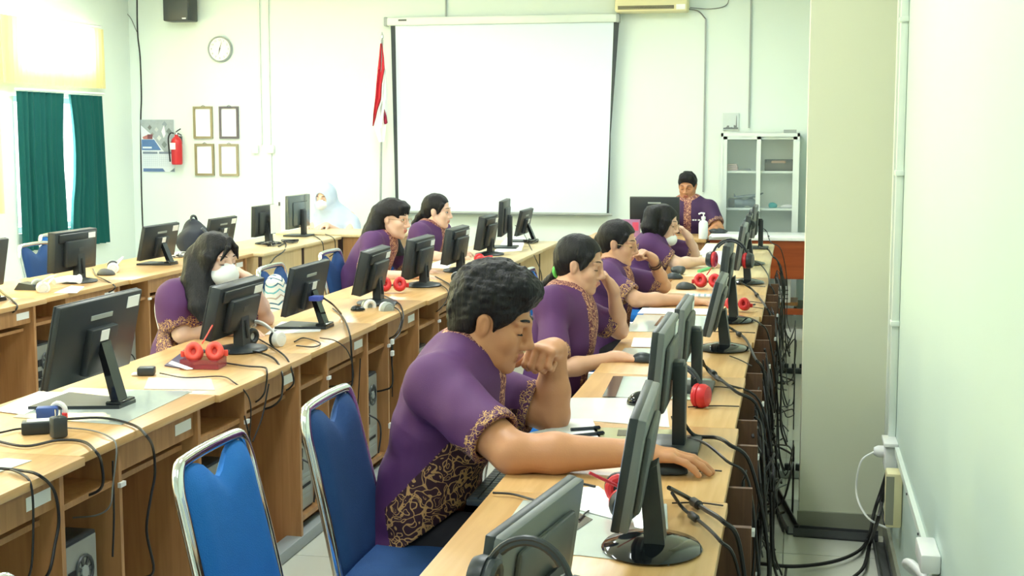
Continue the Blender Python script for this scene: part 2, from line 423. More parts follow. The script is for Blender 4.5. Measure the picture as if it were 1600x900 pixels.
    def mesh(s):
        f = s.f; h = s.h; S = f < 0
        A = np.zeros(tuple(s.n-1), np.uint8)
        offs = [(i, j, k) for i in (0, 1) for j in (0, 1) for k in (0, 1)]
        for (i, j, k) in offs: A += S[i:s.n[0]-1+i, j:s.n[1]-1+j, k:s.n[2]-1+k]
        act = np.argwhere((A > 0) & (A < 8))
        ids = np.full(tuple(s.n-1), -1, np.int32); ids[act[:, 0], act[:, 1], act[:, 2]] = np.arange(len(act))
        val = {o: f[act[:, 0]+o[0], act[:, 1]+o[1], act[:, 2]+o[2]] for o in offs}
        sm = np.zeros((len(act), 3)); ct = np.zeros(len(act))
        for a in offs:
            for ax in range(3):
                if a[ax]: continue
                b = list(a); b[ax] = 1; b = tuple(b); va, vb = val[a], val[b]; m = (va < 0) != (vb < 0)
                t = np.where(m, va/np.where(m, va-vb, 1), 0)
                p = np.tile(np.array(a, float), (len(act), 1)); p[:, ax] += t
                sm += p*m[:, None]; ct += m
        V = (act+sm/ct[:, None])*h+s.lo
        quads = []
        for ax in range(3):
            sl0 = [slice(None)]*3; sl1 = [slice(None)]*3; sl0[ax] = slice(0, -1); sl1[ax] = slice(1, None)
            a, b = S[tuple(sl0)], S[tuple(sl1)]; e = np.argwhere(a != b)
            u, v = (ax+1) % 3, (ax+2) % 3
            ok = (e[:, u] > 0) & (e[:, v] > 0) & (e[:, u] < s.n[u]-1) & (e[:, v] < s.n[v]-1); e = e[ok]
            fl = a[e[:, 0], e[:, 1], e[:, 2]]
            def g(du, dv):
                q = e.copy(); q[:, u] -= du; q[:, v] -= dv; return ids[q[:, 0], q[:, 1], q[:, 2]]
            q = np.stack([g(1, 1), g(0, 1), g(0, 0), g(1, 0)], 1)
            q[~fl] = q[~fl][:, ::-1]; quads.append(q)
        return V, np.concatenate(quads)
def sdf_object(name, F, mats, parent, mfun=None):
    V, Q = F.mesh()
    if parent is not None: V = V-np.array(world_of(parent).translation)
    me = bpy.data.meshes.new(name); me.vertices.add(len(V)); me.vertices.foreach_set('co', V.astype(np.float32).ravel())
    me.loops.add(len(Q)*4); me.loops.foreach_set('vertex_index', Q.astype(np.int32).ravel())
    me.polygons.add(len(Q)); me.polygons.foreach_set('loop_start', np.arange(0, len(Q)*4, 4, dtype=np.int32)); me.polygons.foreach_set('loop_total', np.full(len(Q), 4, np.int32))
    me.update(calc_edges=True); me.validate()
    mats = mats if isinstance(mats, list) else [mats]
    for m in mats: me.materials.append(m)
    n = len(me.polygons); me.polygons.foreach_set('use_smooth', np.ones(n, bool))
    if mfun is not None and n == len(Q):
        c = V[Q].mean(1)
        if parent is not None: c = c+np.array(world_of(parent).translation)
        me.polygons.foreach_set('material_index', mfun(c).astype(np.int32))
    me.update()
    o = bpy.data.objects.new(name, me); COL.objects.link(o); o.parent = parent
    return o
def rotmat(f, u):
    f = np.array(f, float); f /= np.linalg.norm(f); u = np.array(u, float); s = np.cross(u, f); s /= np.linalg.norm(s); u = np.cross(f, s)
    return np.stack([f, s, u], 1)   # columns: forward, left, up
def NV(v): return np.array(v, float)
class Head:
    # c: centre between the ears; yaw: facing angle about z (0 = +X); pitch down; roll
    def __init__(s, c, yaw, pitch, roll=0, sc=1.0):
        s.c = NV(c); s.sc = sc
        R = Euler((0, 0, yaw)).to_matrix() @ Euler((0, pitch, 0)).to_matrix() @ Euler((roll, 0, 0)).to_matrix()
        s.R = np.array(R)
    def p(s, x, y, z): return s.c+s.R @ (NV((x, y, z))*s.sc)
    def skin(s, F, ears=(1, 1), male=True):
        q = s.sc; E = lambda x, y, z, a, b, c, k=.015, op='add': F.ell(s.p(x, y, z), (a*q, b*q, c*q), s.R, k*q, op)
        C = lambda a, b, ra, rb, k=.01, op='add': F.cap(s.p(*a), s.p(*b), ra*q, rb*q, k*q, op=op)
        E(-.012, 0, .035, .093, .074, .083, .02)
        E(.028, 0, -.032, .058, .060, .070, .03)
        E(.036, 0, -.07, .045, .047, .042, .03)
        E(.066, 0, -.103, .019, .024, .016, .022)
        for y in (-1, 1):
            C((-.005, y*.052, -.045), (.04, y*.036, -.088), .018, .014, .03)
            E(.055, y*.04, -.028, .024, .022, .026, .02)
            E(.082, y*.033, .003, .016, .018, .012, .014, 'sub')
            E(.070, y*.033, .000, .0135, .0165, .0115, .004)
            C((.084, y*.012, .022), (.070, y*.048, .022), .009, .008, .014)
            C((.096, y*.011, -.040), (.090, y*.014, -.040), .0085, .008, .008)
            if ears[0 if y < 0 else 1]:
                E(-.008, y*.073, -.008, .017, .009, .028, .006); E(-.011, y*.079, .004, .015, .007, .019, .006)
                E(-.003, y*.086, .0, .008, .0055, .015, .006, 'sub')
        C((.086, 0, .018), (.103, 0, -.026), .008, .010, .014)
        E(.106, 0, -.033, .0125, .0115, .0105, .008)
        C((.089, -.017, -.062), (.089, .017, -.062), .0060, .0060, .008); C((.092, -.007, -.061), (.092, .007, -.061), .0055, .0055, .007)
        C((.086, -.013, -.073), (.086, .013, -.073), .0066, .0066, .009)
    def lipmask(s, c):
        l = (c-s.c) @ s.R/s.sc
        return (l[:, 0] > .08) & (np.abs(l[:, 1]) < .022) & (l[:, 2] < -.056) & (l[:, 2] > -.080) & (l[:, 0] > .0875)
def eyes(parent, H, look=0, closed=True, lashes=True, brow=True, m='hair', sides=(-1, 1)):
    q = H.sc
    for y in sides:
        e = MB()
        if closed:   # lash line of a lowered lid
            pts = [H.p(.0855-.013*abs(t)**2-.004*(t > 0)*t, y*(.033+.015*t), -.006-.0015*(1-t*t)) for t in np.linspace(-1, 1, 7)]
            e.tube(pts, [.0008*q]+[.0016*q]*5+[.0008*q], 6); e.build('eyelash', M['hole'], parent, True, True)
        else:
            e.tube([H.p(.0855-.013*abs(t)**2, y*(.033+.015*t), .002+.003*(1-t*t)) for t in np.linspace(-1, 1, 7)], .0017*q, 6)
            e.build('eyelash', M['hole'], parent, True, True)
            w_ = MB(); w_.tube([H.p(.0835-.011*abs(t)**2, y*(.033+.0125*t), -.001) for t in np.linspace(-1, 1, 7)], [.001*q]+[.0036*q]*5+[.001*q], 8)
            w_.build('eye', M['white'], parent, True, True)
            i_ = MB(); a = H.p(.082, y*.033, -.001); b = H.p(.0878, y*.034, -.001); i_.cyl(a, b, .0046*q, 12); i_.build('iris', M['hole'], parent, True, True)
        if brow:
            b_ = MB(); b_.tube([H.p(.0905-.022*(t*.5+.5)**2, y*(.014+.04*(t*.5+.5)), .026+.005*(1-t*t)) for t in np.linspace(-1, 1, 8)], [.001*q]+[.0030*brow*q]*5+[.0020*brow*q, .001*q], 6)
            b_.build('eyebrow', M['hair'], parent, True, True)
def hand(F, wrist, d, n, thumb=1, curl=(.3, .3, .3, .3), spread=.06, sc=1.0, tdir=None, tcurl=.3, wr=.027, curl2=None):
    """d: finger direction, n: back-of-hand normal, thumb: +1 thumb on the d x n side"""
    d = NV(d)/np.linalg.norm(d); n = NV(n); n = n-d*(n@d); n /= np.linalg.norm(n); s = np.cross(d, n)*thumb
    W = NV(wrist); q = sc; tips = []
    K = []
    for i in range(4):
        off = (.027-.018*i)*q; kn = W+d*(.086-.004*abs(i-1.2))*q+s*off+n*(.004-.003*abs(i-1.5))*q
        F.cap(W+s*(.014-.009*i)*q+d*.01*q, kn, .0165*q, .0115*q, .012*q)
        K.append(kn)
    F.cap(W-d*.01*q, W+d*.03*q, wr*.8*q, .022*q, .02*q, side=s, w=1.25)
    for i, kn in enumerate(K):
        Ls = [(.042, .026, .021), (.046, .029, .022), (.043, .027, .022), (.034, .021, .019)][i]
        ang = curl[i]*.9; p = kn; sp = (1.2-i)*spread; r = [.0098, .0102, .0098, .0088][i]*q
        for j, L in enumerate(Ls):
            dj = (d*math.cos(ang)-n*math.sin(ang))*math.cos(sp)+s*math.sin(sp)
            e = p+dj*L*q; F.cap(p, e, r*(1-.07*j), r*(.93-.07*j), .0035*q if j == 0 else .005*q)
            p = e; ang += (curl2 or curl)[i]*(1.2 if j == 0 else .8)
        tips.append(p)
    td = NV(tdir) if tdir is not None else (d*.75+s*.6-n*.25); td /= np.linalg.norm(td)
    b = W+d*.022*q+s*.020*q-n*.006*q; m = b+td*.042*q
    F.cap(b, m, .0165*q, .0125*q, .014*q)
    t2 = td*math.cos(tcurl)-s*math.sin(tcurl)*.6+d*math.sin(tcurl)*.6; t2 /= np.linalg.norm(t2)
    e = m+t2*.032*q; F.cap(m, e, .0115*q, .0105*q, .006*q); e2 = e+t2*.022*q; F.cap(e, e2, .0105*q, .009*q, .005*q)
    return tips, e2
# ---------------- curtains ----------------
def curtain_mesh(x, y0, y1, z0, z1, amp, waves, thick=.006, bulge=0, gather=None, nz=10, seed=0):
    rs = random.Random(seed); ph = [rs.uniform(0, 6) for _ in range(4)]; N = int(waves*10); vs = []; fs = []
    for iz in range(nz+1):
        t = iz/nz; z = z1+(z0-z1)*t
        g = gather(t) if gather else (0, 0)
        a, b = y0+g[0], y1+g[1]
        for side in (0, 1):
            for k in range(N+1):
                u = k/N; am = amp*(.6+.4*t)
                xx = x+am*math.sin(2*PI*waves*u+ph[0])+am*.4*math.sin(2*PI*waves*.43*u+ph[1]+t)+side*thick
                vs.append((xx, a+(b-a)*u+am*.5*math.sin(2*PI*waves*.7*u+ph[2]), z))
    W = 2*(N+1)
    for iz in range(nz):
        for k in range(N):
            a = iz*W+k; fs.append((a, a+1, a+1+W, a+W)); c = a+N+1; fs.append((c, c+W, c+1+W, c+1))
        for k in (0, N):
            a = iz*W+k; c = a+N+1; fs.append((a, a+W, c+W, c))
    for base in (0, nz*W):
        for k in range(N): a = base+k; fs.append((a, a+1, a+N+2, a+N+1))
    return MB().add(vs, fs)
def translucent(name, rgb, mixf=.55):
    m, nt, b = newmat(name); b.inputs['Base Color'].default_value = sRGB(rgb); b.inputs['Roughness'].default_value = .9
    t = nt.nodes.new('ShaderNodeBsdfTranslucent'); t.inputs[0].default_value = sRGB(rgb)
    mx = nt.nodes.new('ShaderNodeMixShader'); mx.inputs[0].default_value = mixf
    w_ = nt.nodes.new('ShaderNodeTexWave'); w_.bands_direction = 'Y'; w_.inputs['Scale'].default_value = 9; w_.inputs['Distortion'].default_value = 1.5
    tc = nt.nodes.new('ShaderNodeTexCoord'); nt.links.new(tc.outputs['Object'], w_.inputs[0])
    bp = nt.nodes.new('ShaderNodeBump'); bp.inputs['Strength'].default_value = .15; nt.links.new(w_.outputs[1], bp.inputs['Height']); nt.links.new(bp.outputs[0], b.inputs['Normal'])
    out = nt.nodes['Material Output']; nt.links.new(b.outputs[0], mx.inputs[1]); nt.links.new(t.outputs[0], mx.inputs[2]); nt.links.new(mx.outputs[0], out.inputs[0])
    return m
M['creamcloth'] = translucent('cream_sheer_cloth', (250, 243, 206), .7)
M['teal'] = translucent('teal_curtain_cloth', (6, 92, 88), .2)
r = thing('curtain', 'short gathered cream curtain on a rod over the upper part of the far window', 'curtain', (XL+.06, 11.3, 2.0))
curtain_mesh(XL+.07, 10.42, 12.13, 2.03, 2.585, .010, 26, seed=1).build('curtain_cloth', M['creamcloth'], r, True, True)
MB().tube([(XL+.07, 10.42, 2.61), (XL+.07, 12.10, 2.61)], .011, 10).build('curtain_rod', M['white'], r, True, True)
r = thing('curtain', 'teal green curtain panel left of the bright gap in the far window', 'curtain', (XL+.06, 11.0, .6))
curtain_mesh(XL+.05, 10.66, 11.42, .60, 1.965, .022, 8, gather=lambda t: (0, -.04*math.sin(t*PI) if t < .6 else .03*(t-.6)-.03), seed=2).build('curtain_cloth', M['teal'], r, True, True)
r = thing('curtain', 'teal green curtain panel beside the room corner, right of the bright gap', 'curtain', (XL+.06, 11.8, .6))
curtain_mesh(XL+.05, 11.50, 12.08, .57, 1.96, .022, 7, gather=lambda t: (.06*math.sin(min(1, t*1.4)*PI)-.06*max(0, t-.62)*2.2, .06*t), seed=3).build('curtain_cloth', M['teal'], r, True, True)
MB().tube([(XL+.07, 10.6, 1.98), (XL+.07, 12.12, 1.98)], .010, 10).build('curtain_rod', M['white'], r, True, True)
for i, (a, b, lab) in enumerate([(8.0, 10.32, 'glowing cream curtain over the window at the left edge of the photo'), (5.0, 7.4, 'cream curtain over the left wall window nearer the camera'), (2.0, 4.4, 'cream curtain over the left wall window beside the camera')]):
    r = thing('curtain', lab, 'curtain', (XL+.06, (a+b)/2, .95))
    curtain_mesh(XL+.09, a, b, .95, 2.66, .018, 22, seed=5+i).build('curtain_cloth', M['creamcloth'], r, True, True)
    MB().tube([(XL+.09, a-.05, 2.68), (XL+.09, b+.05, 2.68)], .011, 10).build('curtain_rod', M['white'], r, True, True)
# ---------------- front wall fittings ----------------
YF = YW-.001
def w(px, py, y=YF): return aty(px, py, y)
# projection screen
a, b = w(611, 34), w(965, 44)
r = thing('projection_screen', 'large pull-down projection screen with black side borders', 'screen', ((a.x+b.x)/2, YW-.08, 2.6))
cs = MB(); x0, x1, z = a.x-.02, b.x+.02, 2.655
cs.rbox(x0, x1, YW-.13, YW-.05, z-.035, z+.04, .012); cs.build('screen_casing', M['trunk'], r, True, True)
MB().rbox(x0-.015, x0+.02, YW-.135, YW-.045, z-.04, z+.045, .01).build('end_cap', M['ltgrey'], r, True, True)
MB().rbox(x1-.02, x1+.015, YW-.135, YW-.045, z-.04, z+.045, .01).build('end_cap', M['ltgrey'], r, True, True)
MB().box(x0+.13, x0+.21, YW-.134, YW-.13, z+.005, z+.02).build('maker_plate', M['drk_metal'], r, world=True)
xl, xr = w(622, 40).x, w(961, 40).x; zt, zb = z-.03, .86
M['scr'] = mat('projection_fabric', (222, 237, 244), .65, var=.005)
M['brd'] = mat('screen_black_border', (62, 70, 72), .7)
def slab(pts, y, th): return MB().prism([(p[0], y, p[1]) for p in pts], (0, th, 0))
slab([(xl-.0, zt), (xr+.0, zt), (xr-.05, zb), (xl+.015, zb)], YW-.095, .004).build('screen_fabric', M['scr'], r, world=True)
slab([(xl-.045, zt), (xl, zt), (xl+.017, zb), (xl-.012, zb)], YW-.096, .004).build('screen_border', M['brd'], r, world=True)
slab([(xr, zt), (xr+.05, zt), (xr-.02, 1.6), (xr-.03, zb), (xr-.052, zb)], YW-.096, .004).build('screen_border', M['brd'], r, world=True)
MB().tube([(xl-.02, YW-.094, zb), (xr, YW-.094, zb)], .014, 10).build('weight_bar', M['ltgrey'], r, True, True)
# air conditioner
a, b = w(965, 20), w(1077, 20)
r = thing('air_conditioner', 'yellowed wall air conditioner above the right end of the screen', 'air conditioner', ((a.x+b.x)/2, YW-.2, 2.7))
MB().rbox(a.x, b.x, YW-.22, YW, 2.70, 3.0, .02).build('housing', M['cream'], r, True, True)
MB().box(a.x+.03, b.x-.12, YW-.224, YW-.19, 2.722, 2.752).build('air_slot', M['hole'], r, world=True)
for k in range(2): MB().box(a.x+.03, b.x-.12, YW-.23, YW-.21, 2.728+k*.013, 2.731+k*.013).build('louvre', M['cream'], r, world=True)
MB().box(b.x-.1, b.x-.02, YW-.223, YW-.218, 2.715, 2.76).build('display_panel', M['white'], r, world=True)
# speaker
a, b = w(270, 28), w(312, 28)
r = thing('wall_speaker', 'black loudspeaker on the front wall above the clock', 'speaker', ((a.x+b.x)/2, YW-.2, 2.68))
MB().rbox(a.x+.01, b.x, YW-.24, YW-.04, 2.69, 3.02, .012).build('cabinet', M['black'], r, True, True)
MB().rbox(a.x+.02, b.x-.01, YW-.25, YW-.24, 2.70, 3.01, .004).build('speaker_grille', M['black2'], r, True, True)
MB().box(b.x-.07, b.x-.03, YW-.253, YW-.249, 2.705, 2.718).build('badge', M['white'], r, world=True)
MB().box((a.x+b.x)/2-.03, (a.x+b.x)/2+.03, YW-.06, YW, 2.8, 2.9).build('bracket', M['drk_metal'], r, world=True)
# clock
c = w(345, 77)
r = thing('wall_clock', 'round white wall clock with silver rim', 'clock', (c.x, YW, c.z))
MB().lathe([(.118, 0), (.126, -.01), (.126, -.03), (.118, -.04), (.112, -.038), (.110, -.03), (.110, -.02)], n=40, ax='Y').build('rim', M['ltgrey'], r, True)
MB().lathe([(.111, -.018), (.111, -.026)], n=40, ax='Y').build('dial', M['white'], r)
def text(body, size, loc, m, parent, name='lettering', rot=(PI/2, 0, 0), al='CENTER', ext=.0008):
    cu = bpy.data.curves.new(name, 'FONT'); cu.body = body; cu.size = size; cu.extrude = ext; cu.align_x = al; cu.align_y = 'CENTER'
    cu.resolution_u = 2
    o = bpy.data.objects.new(name, cu); COL.objects.link(o); o.location = loc; o.rotation_euler = rot; o.parent = parent; cu.materials.append(m)
    bpy.context.view_layer.update(); me = bpy.data.meshes.new_from_object(o.evaluated_get(bpy.context.evaluated_depsgraph_get()))
    bpy.data.objects.remove(o); o = bpy.data.objects.new(name, me); COL.objects.link(o); o.location = loc; o.rotation_euler = rot; o.parent = parent
    return o
M['numeral'] = mat('grey_numeral', (150, 156, 158), .5)
for k in range(1, 13):
    an = math.radians(90-30*k); text(str(k), .028, (.088*math.cos(an), -.028, .088*math.sin(an)), M['numeral'], r, 'numeral')
def handm(L, wd, ang):
    an = math.radians(ang); d = Vector((math.sin(an), 0, math.cos(an))); n = Vector((math.cos(an), 0, -math.sin(an)))
    return MB().prism([d*-.012+n*wd, d*L, d*-.012-n*wd], (0, -.002, 0))
o = handm(.055, .006, -165); o.build('hour_hand', M['drk_metal'], r).location = (0, -.029, 0)
o = handm(.085, .004, 18); o.build('minute_hand', M['drk_metal'], r).location = (0, -.032, 0)
# picture frames
for i, (cx, cy, lab, m) in enumerate([(318, 191.5, 'olive-brown certificate frame, upper left of the four', (150, 140, 104)), (358.5, 191.5, 'dark grey certificate frame, upper right of the four', (96, 90, 96)),
                                   (320.5, 249.5, 'olive-brown certificate frame, lower left of the four', (146, 134, 98)), (358.5, 250, 'olive-brown certificate frame, lower right of the four', (158, 148, 118))]):
    p = w(cx, cy); r = thing('picture_frame', lab, 'frame', (p.x, YW-.002, p.z)); hw, hh, t = .101, .157, .021
    fm = mat('frame_wood_%d' % i, m, .45)
    for q in ((-hw, hw, hh-t, hh), (-hw, hw, -hh, -hh+t), (-hw, -hw+t, -hh+t, hh-t), (hw-t, hw, -hh+t, hh-t)):
        MB().box(q[0], q[1], -.022, 0, q[2], q[3]).build('frame_rail', fm, r)
    MB().box(-hw+t, hw-t, -.008, -.002, -hh+t, hh-t).build('certificate', M['paper'], r)
    MB().tube([(-.02, -.004, hh), (0, -.004, hh+.012), (.02, -.004, hh)], .0025, 6).build('hanger', M['drk_metal'], r)
# small monochrome city picture
p = w(1142, 190); r = thing('city_picture', 'small grey print of a tower and city skyline above the cabinet', 'picture', (p.x, YW-.002, p.z))
MB().box(-.072, .072, -.012, 0, -.078, .078).build('picture_panel', mat('pale_grey_print', (206, 216, 214), .5), r)
mb = MB(); rs = random.Random(4); x = -.066
while x < .06:
    wd = rs.uniform(.008, .02); hgt = rs.uniform(.012, .04); mb.prism([(x, -.013, -.07), (min(x+wd, .066), -.013, -.07), (min(x+wd, .066), -.013, -.07+hgt), (x, -.013, -.07+hgt)], (0, -.001, 0)); x += wd
mb.prism([(.044, -.014, -.07), (.056, -.014, -.07), (.052, -.014, .045), (.050, -.014, .06), (.048, -.014, .045)], (0, -.001, 0))
mb.build('printed_skyline', mat('print_grey', (120, 126, 126), .6), r)['kind'] = 'stuff'
# calendar
a, b = w(220, 187), w(274, 269); cx, cz = (a.x+b.x)/2, (a.z+b.z)/2; hw, hh = (b.x-a.x)/2, (a.z-b.z)/2
r = thing('wall_calendar', 'large wall calendar with grey photos and a blue title block', 'calendar', (cx, YW-.002, cz))
MB().box(-hw, hw, -.006, 0, -hh, hh).build('calendar_sheet', mat('calendar_paper', (226, 234, 240), .5, var=.02), r)
def patch(pts, col, d, name='printed_panel'):
    MB().prism([(x*hw, -.006-d*.0008, z*hh) for x, z in pts], (0, -.0008, 0)).build(name, mat('calendar_print', col, .5, var=.15, scale=30), r)
patch([(-1, 1), (1, 1), (1, -.2), (.45, -.28), (-.4, .45), (-1, .8)], (168, 178, 182), 1)
for (x, z, s, col) in ((-.45, .7, .13, (120, 124, 122)), (.45, .82, .16, (140, 152, 160)), (.7, .55, .17, (118, 130, 128)), (-.05, .62, .12, (196, 202, 200)), (.1, .3, .14, (210, 214, 210)), (.4, .05, .17, (124, 136, 132)), (-.3, .45, .1, (150, 150, 146)), (.72, .2, .13, (190, 196, 198))):
    patch([(x-s, z), (x, z+s*.8), (x+s, z), (x, z-s*.8)], col, 2, 'printed_photo')
patch([(.25, .55), (.42, .8), (.5, .45), (.38, .3)], (244, 246, 246), 3, 'printed_photo'); patch([(-.9, .34), (-.6, .42), (-.6, .26), (-.85, .26)], (186, 120, 118), 3, 'printed_photo'); patch([(-.6, .44), (-.28, .44), (-.3, .26), (-.6, .26)], (128, 76, 84), 3, 'printed_photo')
patch([(-.96, .24), (-.2, .24), (.2, -.16), (-.96, -.16)], (92, 128, 178), 4, 'title_block'); patch([(-.9, -.03), (-.35, -.03), (-.35, -.1), (-.9, -.1)], (222, 232, 242), 5, 'title_line')
patch([(-.9, -.22), (-.02, -.22), (-.02, -.3), (-.9, -.3)], (134, 146, 160), 4, 'month_heading'); patch([(.08, -.22), (.95, -.22), (.95, -.3), (.08, -.3)], (134, 146, 160), 4, 'month_heading')
mb = MB()
for k in range(6):
    for x0 in (-.9, .08): mb.box(x0*hw, (x0+.87)*hw, -.0086, -.0078, (-.36-k*.08)*hh, (-.365-k*.08)*hh)
for k in range(8):
    for x0 in (-.9, .08): mb.box((x0+k*.124)*hw, (x0+.005+k*.124)*hw, -.0086, -.0078, -.78*hh, -.36*hh)
mb.build('date_grid', mat('grid_print', (176, 188, 204), .5), r)['kind'] = 'stuff'
patch([(-.9, -.86), (.28, -.86), (.42, -.98), (-.9, -.98)], (96, 124, 168), 4, 'footer_band'); patch([(.7, -.98), (.98, -.98), (.98, -.84)], (120, 140, 150), 4, 'footer_band')
# fire extinguisher
a = w(283, 257); r = thing('fire_extinguisher', 'red fire extinguisher hanging beside the wall calendar', 'fire extinguisher', (a.x, YW-.09, a.z)); 
MB().lathe([(.045, 0), (.052, .006), (.054, .02), (.054, .22), (.046, .25), (.026, .272), (.018, .278), (.018, .295)], n=24).build('tank', M['red'], r, True)
MB().box(-.045, .012, -.058, -.0505, .15, .215).build('white_label', M['label'], r)
MB().rbox(-.018, .018, -.018, .018, .293, .318, .004).build('valve', M['chrome'], r, True)
MB().tube([(-.01, 0, .315), (.02, -.01, .335), (.055, -.02, .352)], .006, 8).build('lever', M['drk_metal'], r, True)
MB().tube([(-.005, 0, .305), (.03, -.01, .305), (.062, -.02, .290)], .006, 8).build('carry_handle', M['drk_metal'], r, True)
MB().tube(spl([(-.015, 0, .305), (-.05, -.02, .31), (-.072, -.03, .26), (-.068, -.03, .15), (-.058, -.035, .03)]), .007, 8).build('hose', M['cable'], r, True)
MB().box(-.02, .02, .05, .09, .2, .28).build('wall_bracket', M['drk_metal'], r)
# flag
a = w(596, 60); p0 = Vector((w(602, 320).x, YW-.22, .02)); p1 = Vector((aty(597, 62, YW-.22).x, YW-.22, aty(597, 62, YW-.22).z))
r = thing('flag', 'red and white flag on a thin pole left of the screen', 'flag', (p0.x, p0.y, 0))
MB().cyl(p0, p1, .011, 10).build('flagpole', M['ltgrey'], r, True, True)
MB().lathe([(.001, 0), (.014, .01), (.016, .03), (.008, .05), (.001, .075)], p1, 12).build('finial', M['chrome'], r, True, True)
MB().lathe([(.15, 0), (.15, .02), (.05, .05), (.02, .12)], (p0.x, p0.y, 0), 20).build('flag_stand', M['ltgrey'], r, True, True)
def cloth(pts_px, m, name, yo):
    # folded cloth: strips of px outline rows (left, right) hanging with folds
    vs = []; fs = []; R_ = []
    n = 8
    for (py, xl_, xr_) in pts_px:
        row = []
        for k in range(n+1):
            u = k/n; y = YW-.22-.02+yo+.016*math.sin(u*PI*3+py*.03); q = aty(xl_+(xr_-xl_)*u, py, y); row.append(q)
        R_.append(row)
    for s in (0, .003):
        for row in R_: vs += [q+Vector((0, s, 0)) for q in row]
    H_ = len(R_); W_ = n+1
    for i in range(H_-1):
        for k in range(n):
            a = i*W_+k; fs.append((a, a+1, a+1+W_, a+W_)); c = a+H_*W_; fs.append((c, c+W_, c+1+W_, c+1))
        for k in (0, n): a = i*W_+k; c = a+H_*W_; fs.append((a, a+W_, c+W_, c))
    MB().add(vs, fs).build(name, m, r, True, True)
cloth([(68, 594, 597), (90, 592, 600), (108, 590, 601), (130, 588, 597), (155, 586, 596), (175, 583.5, 590), (197, 582, 583.5)], mat('flag_red', (206, 46, 60), .8), 'red_band', 0)
cloth([(108, 601, 603), (130, 597, 604), (155, 596, 605), (172, 590, 606), (200, 584, 603), (222, 592, 600)], mat('flag_white', (240, 244, 242), .8), 'white_band', .006)
cloth([(171, 600, 601), (182, 599.5, 604), (192, 600, 605.5), (194, 601, 603)], mat('flag_red_fold', (176, 36, 74), .8), 'red_fold', -.01)
# wall conduits, boxes and cables
def conduit(px, y0, y1, lab, r_=.009, m='trunk', box=None, dx=0):
    a = w(px, y0); b = w(px+dx, y1); zb_ = b.z
    t = thing('wall_conduit', lab, 'conduit', (a.x, YW-.012, zb_)); MB().box(-r_, r_, -.008, .011, 0, a.z-zb_).build('conduit_channel', M[m], t)
    if box: 
        for bx in box: MB().rbox(bx-.032, bx+.032, -.026, .011, -.085, -.005, .006).build('socket_box', M['white'], t, True)
    return t
conduit(404, -20, 226, 'white conduit with a switch box right of the picture frames', box=(-.06,), m='trunk')
conduit(418, -20, 226, 'second white conduit down to a switch box, right of the clock', box=(.01, ))
conduit(424, 235, 330, 'thin lower wall conduit running down behind the flat white desk area', .005)
conduit(697, -10, 26, 'short conduit above the projection screen casing', .006, 'ltgrey')
conduit(1174, -10, 200, 'thin pale conduit above the glass cabinet', .007, 'ltgrey')
conduit(1103, 30, 300, 'thin conduit between the air conditioner and the glass cabinet', .007, 'ltgrey')
cable([w(1076, 14, YW-.05), w(1092, 18, YW-.02), w(1103, 30, YW-.012)], 'grey cable from the air conditioner to the wall conduit', .006, M['greycable'])
cable([w(1078, 12, YW-.05), w(1110, 14, YW-.02), w(1135, 8, YW-.02), w(1140, -12, YW-.02)], 'thin dark cable curving right of the air conditioner', .004, M['greycable'])
cable([w(214, -14), w(215, 50), w(219, 90), w(221, 150), w(220, 190), w(221, 290), w(224, 380)], 'thick dark cable down the front corner behind the calendar', .008, M['cable'])
cable([w(180, 0, YW-.05)-Vector((.1, 0, .05)), w(199, 22, YW-.02), w(214, 50)], 'thin cable slanting into the corner above the calendar', .004, M['greycable'])
# glass cabinet
a = w(1127, 208, 12.4); b = w(1250, 208, 12.4)
x0, x1, y0, y1, zt = a.x, b.x, 12.38, YW-.02, a.z
r = thing('glass_cabinet', 'tall white cabinet with sliding glass doors and three shelves', 'cabinet', ((x0+x1)/2, (y0+y1)/2, 0))
cw = mat('cabinet_white_metal', (222, 232, 226), .4)
for q, nm in (((x0, x0+.02, y0, y1, 0, zt), 'side_panel'), ((x1-.02, x1, y0, y1, 0, zt), 'side_panel'), ((x0, x1, y1-.02, y1, 0, zt), 'back_panel'), ((x0, x1, y0, y1, zt-.03, zt), 'top_panel'), ((x0, x1, y0, y1, .05, .08), 'bottom_panel')):
    MB().box(*q).build(nm, cw, r, world=True)
for zs in (aty(1190, 437, 0).z if False else w(1190, 267, y0+.1).z, w(1190, 325, y0+.1).z, w(1190, 385, y0+.1).z):
    MB().box(x0+.02, x1-.02, y0+.05, y1-.02, zs-.018, zs).build('shelf', cw, r, world=True)
xm = w(1184, 300, y0).x
gl = mat('cabinet_glass', (214, 232, 226), .03, alpha=.09, spec=.7)
for (p, q) in ((x0+.02, xm+.02), (xm-.02, x1-.02)):
    o = MB()
    yy = y0+.005 if p < xm-.1 else y0+.025
    d = MB().box(p, p+.035, yy, yy+.015, .09, zt-.03).box(q-.035, q, yy, yy+.015, .09, zt-.03).box(p, q, yy, yy+.015, zt-.055, zt-.03).box(p, q, yy, yy+.015, .09, .13).build('door', cw, r, world=True)
    MB().box(p+.035, q-.035, yy+.005, yy+.009, .13, zt-.055).build('door_glass', gl, d, world=True)
MB().box(x1-.14, x1-.03, y0+.02, y0+.14, zt+.001, zt+.03).build('lock_plate', M['ltgrey'], r, world=True)
z2, z3 = w(1190, 267, y0+.1).z, w(1190, 325, y0+.1).z
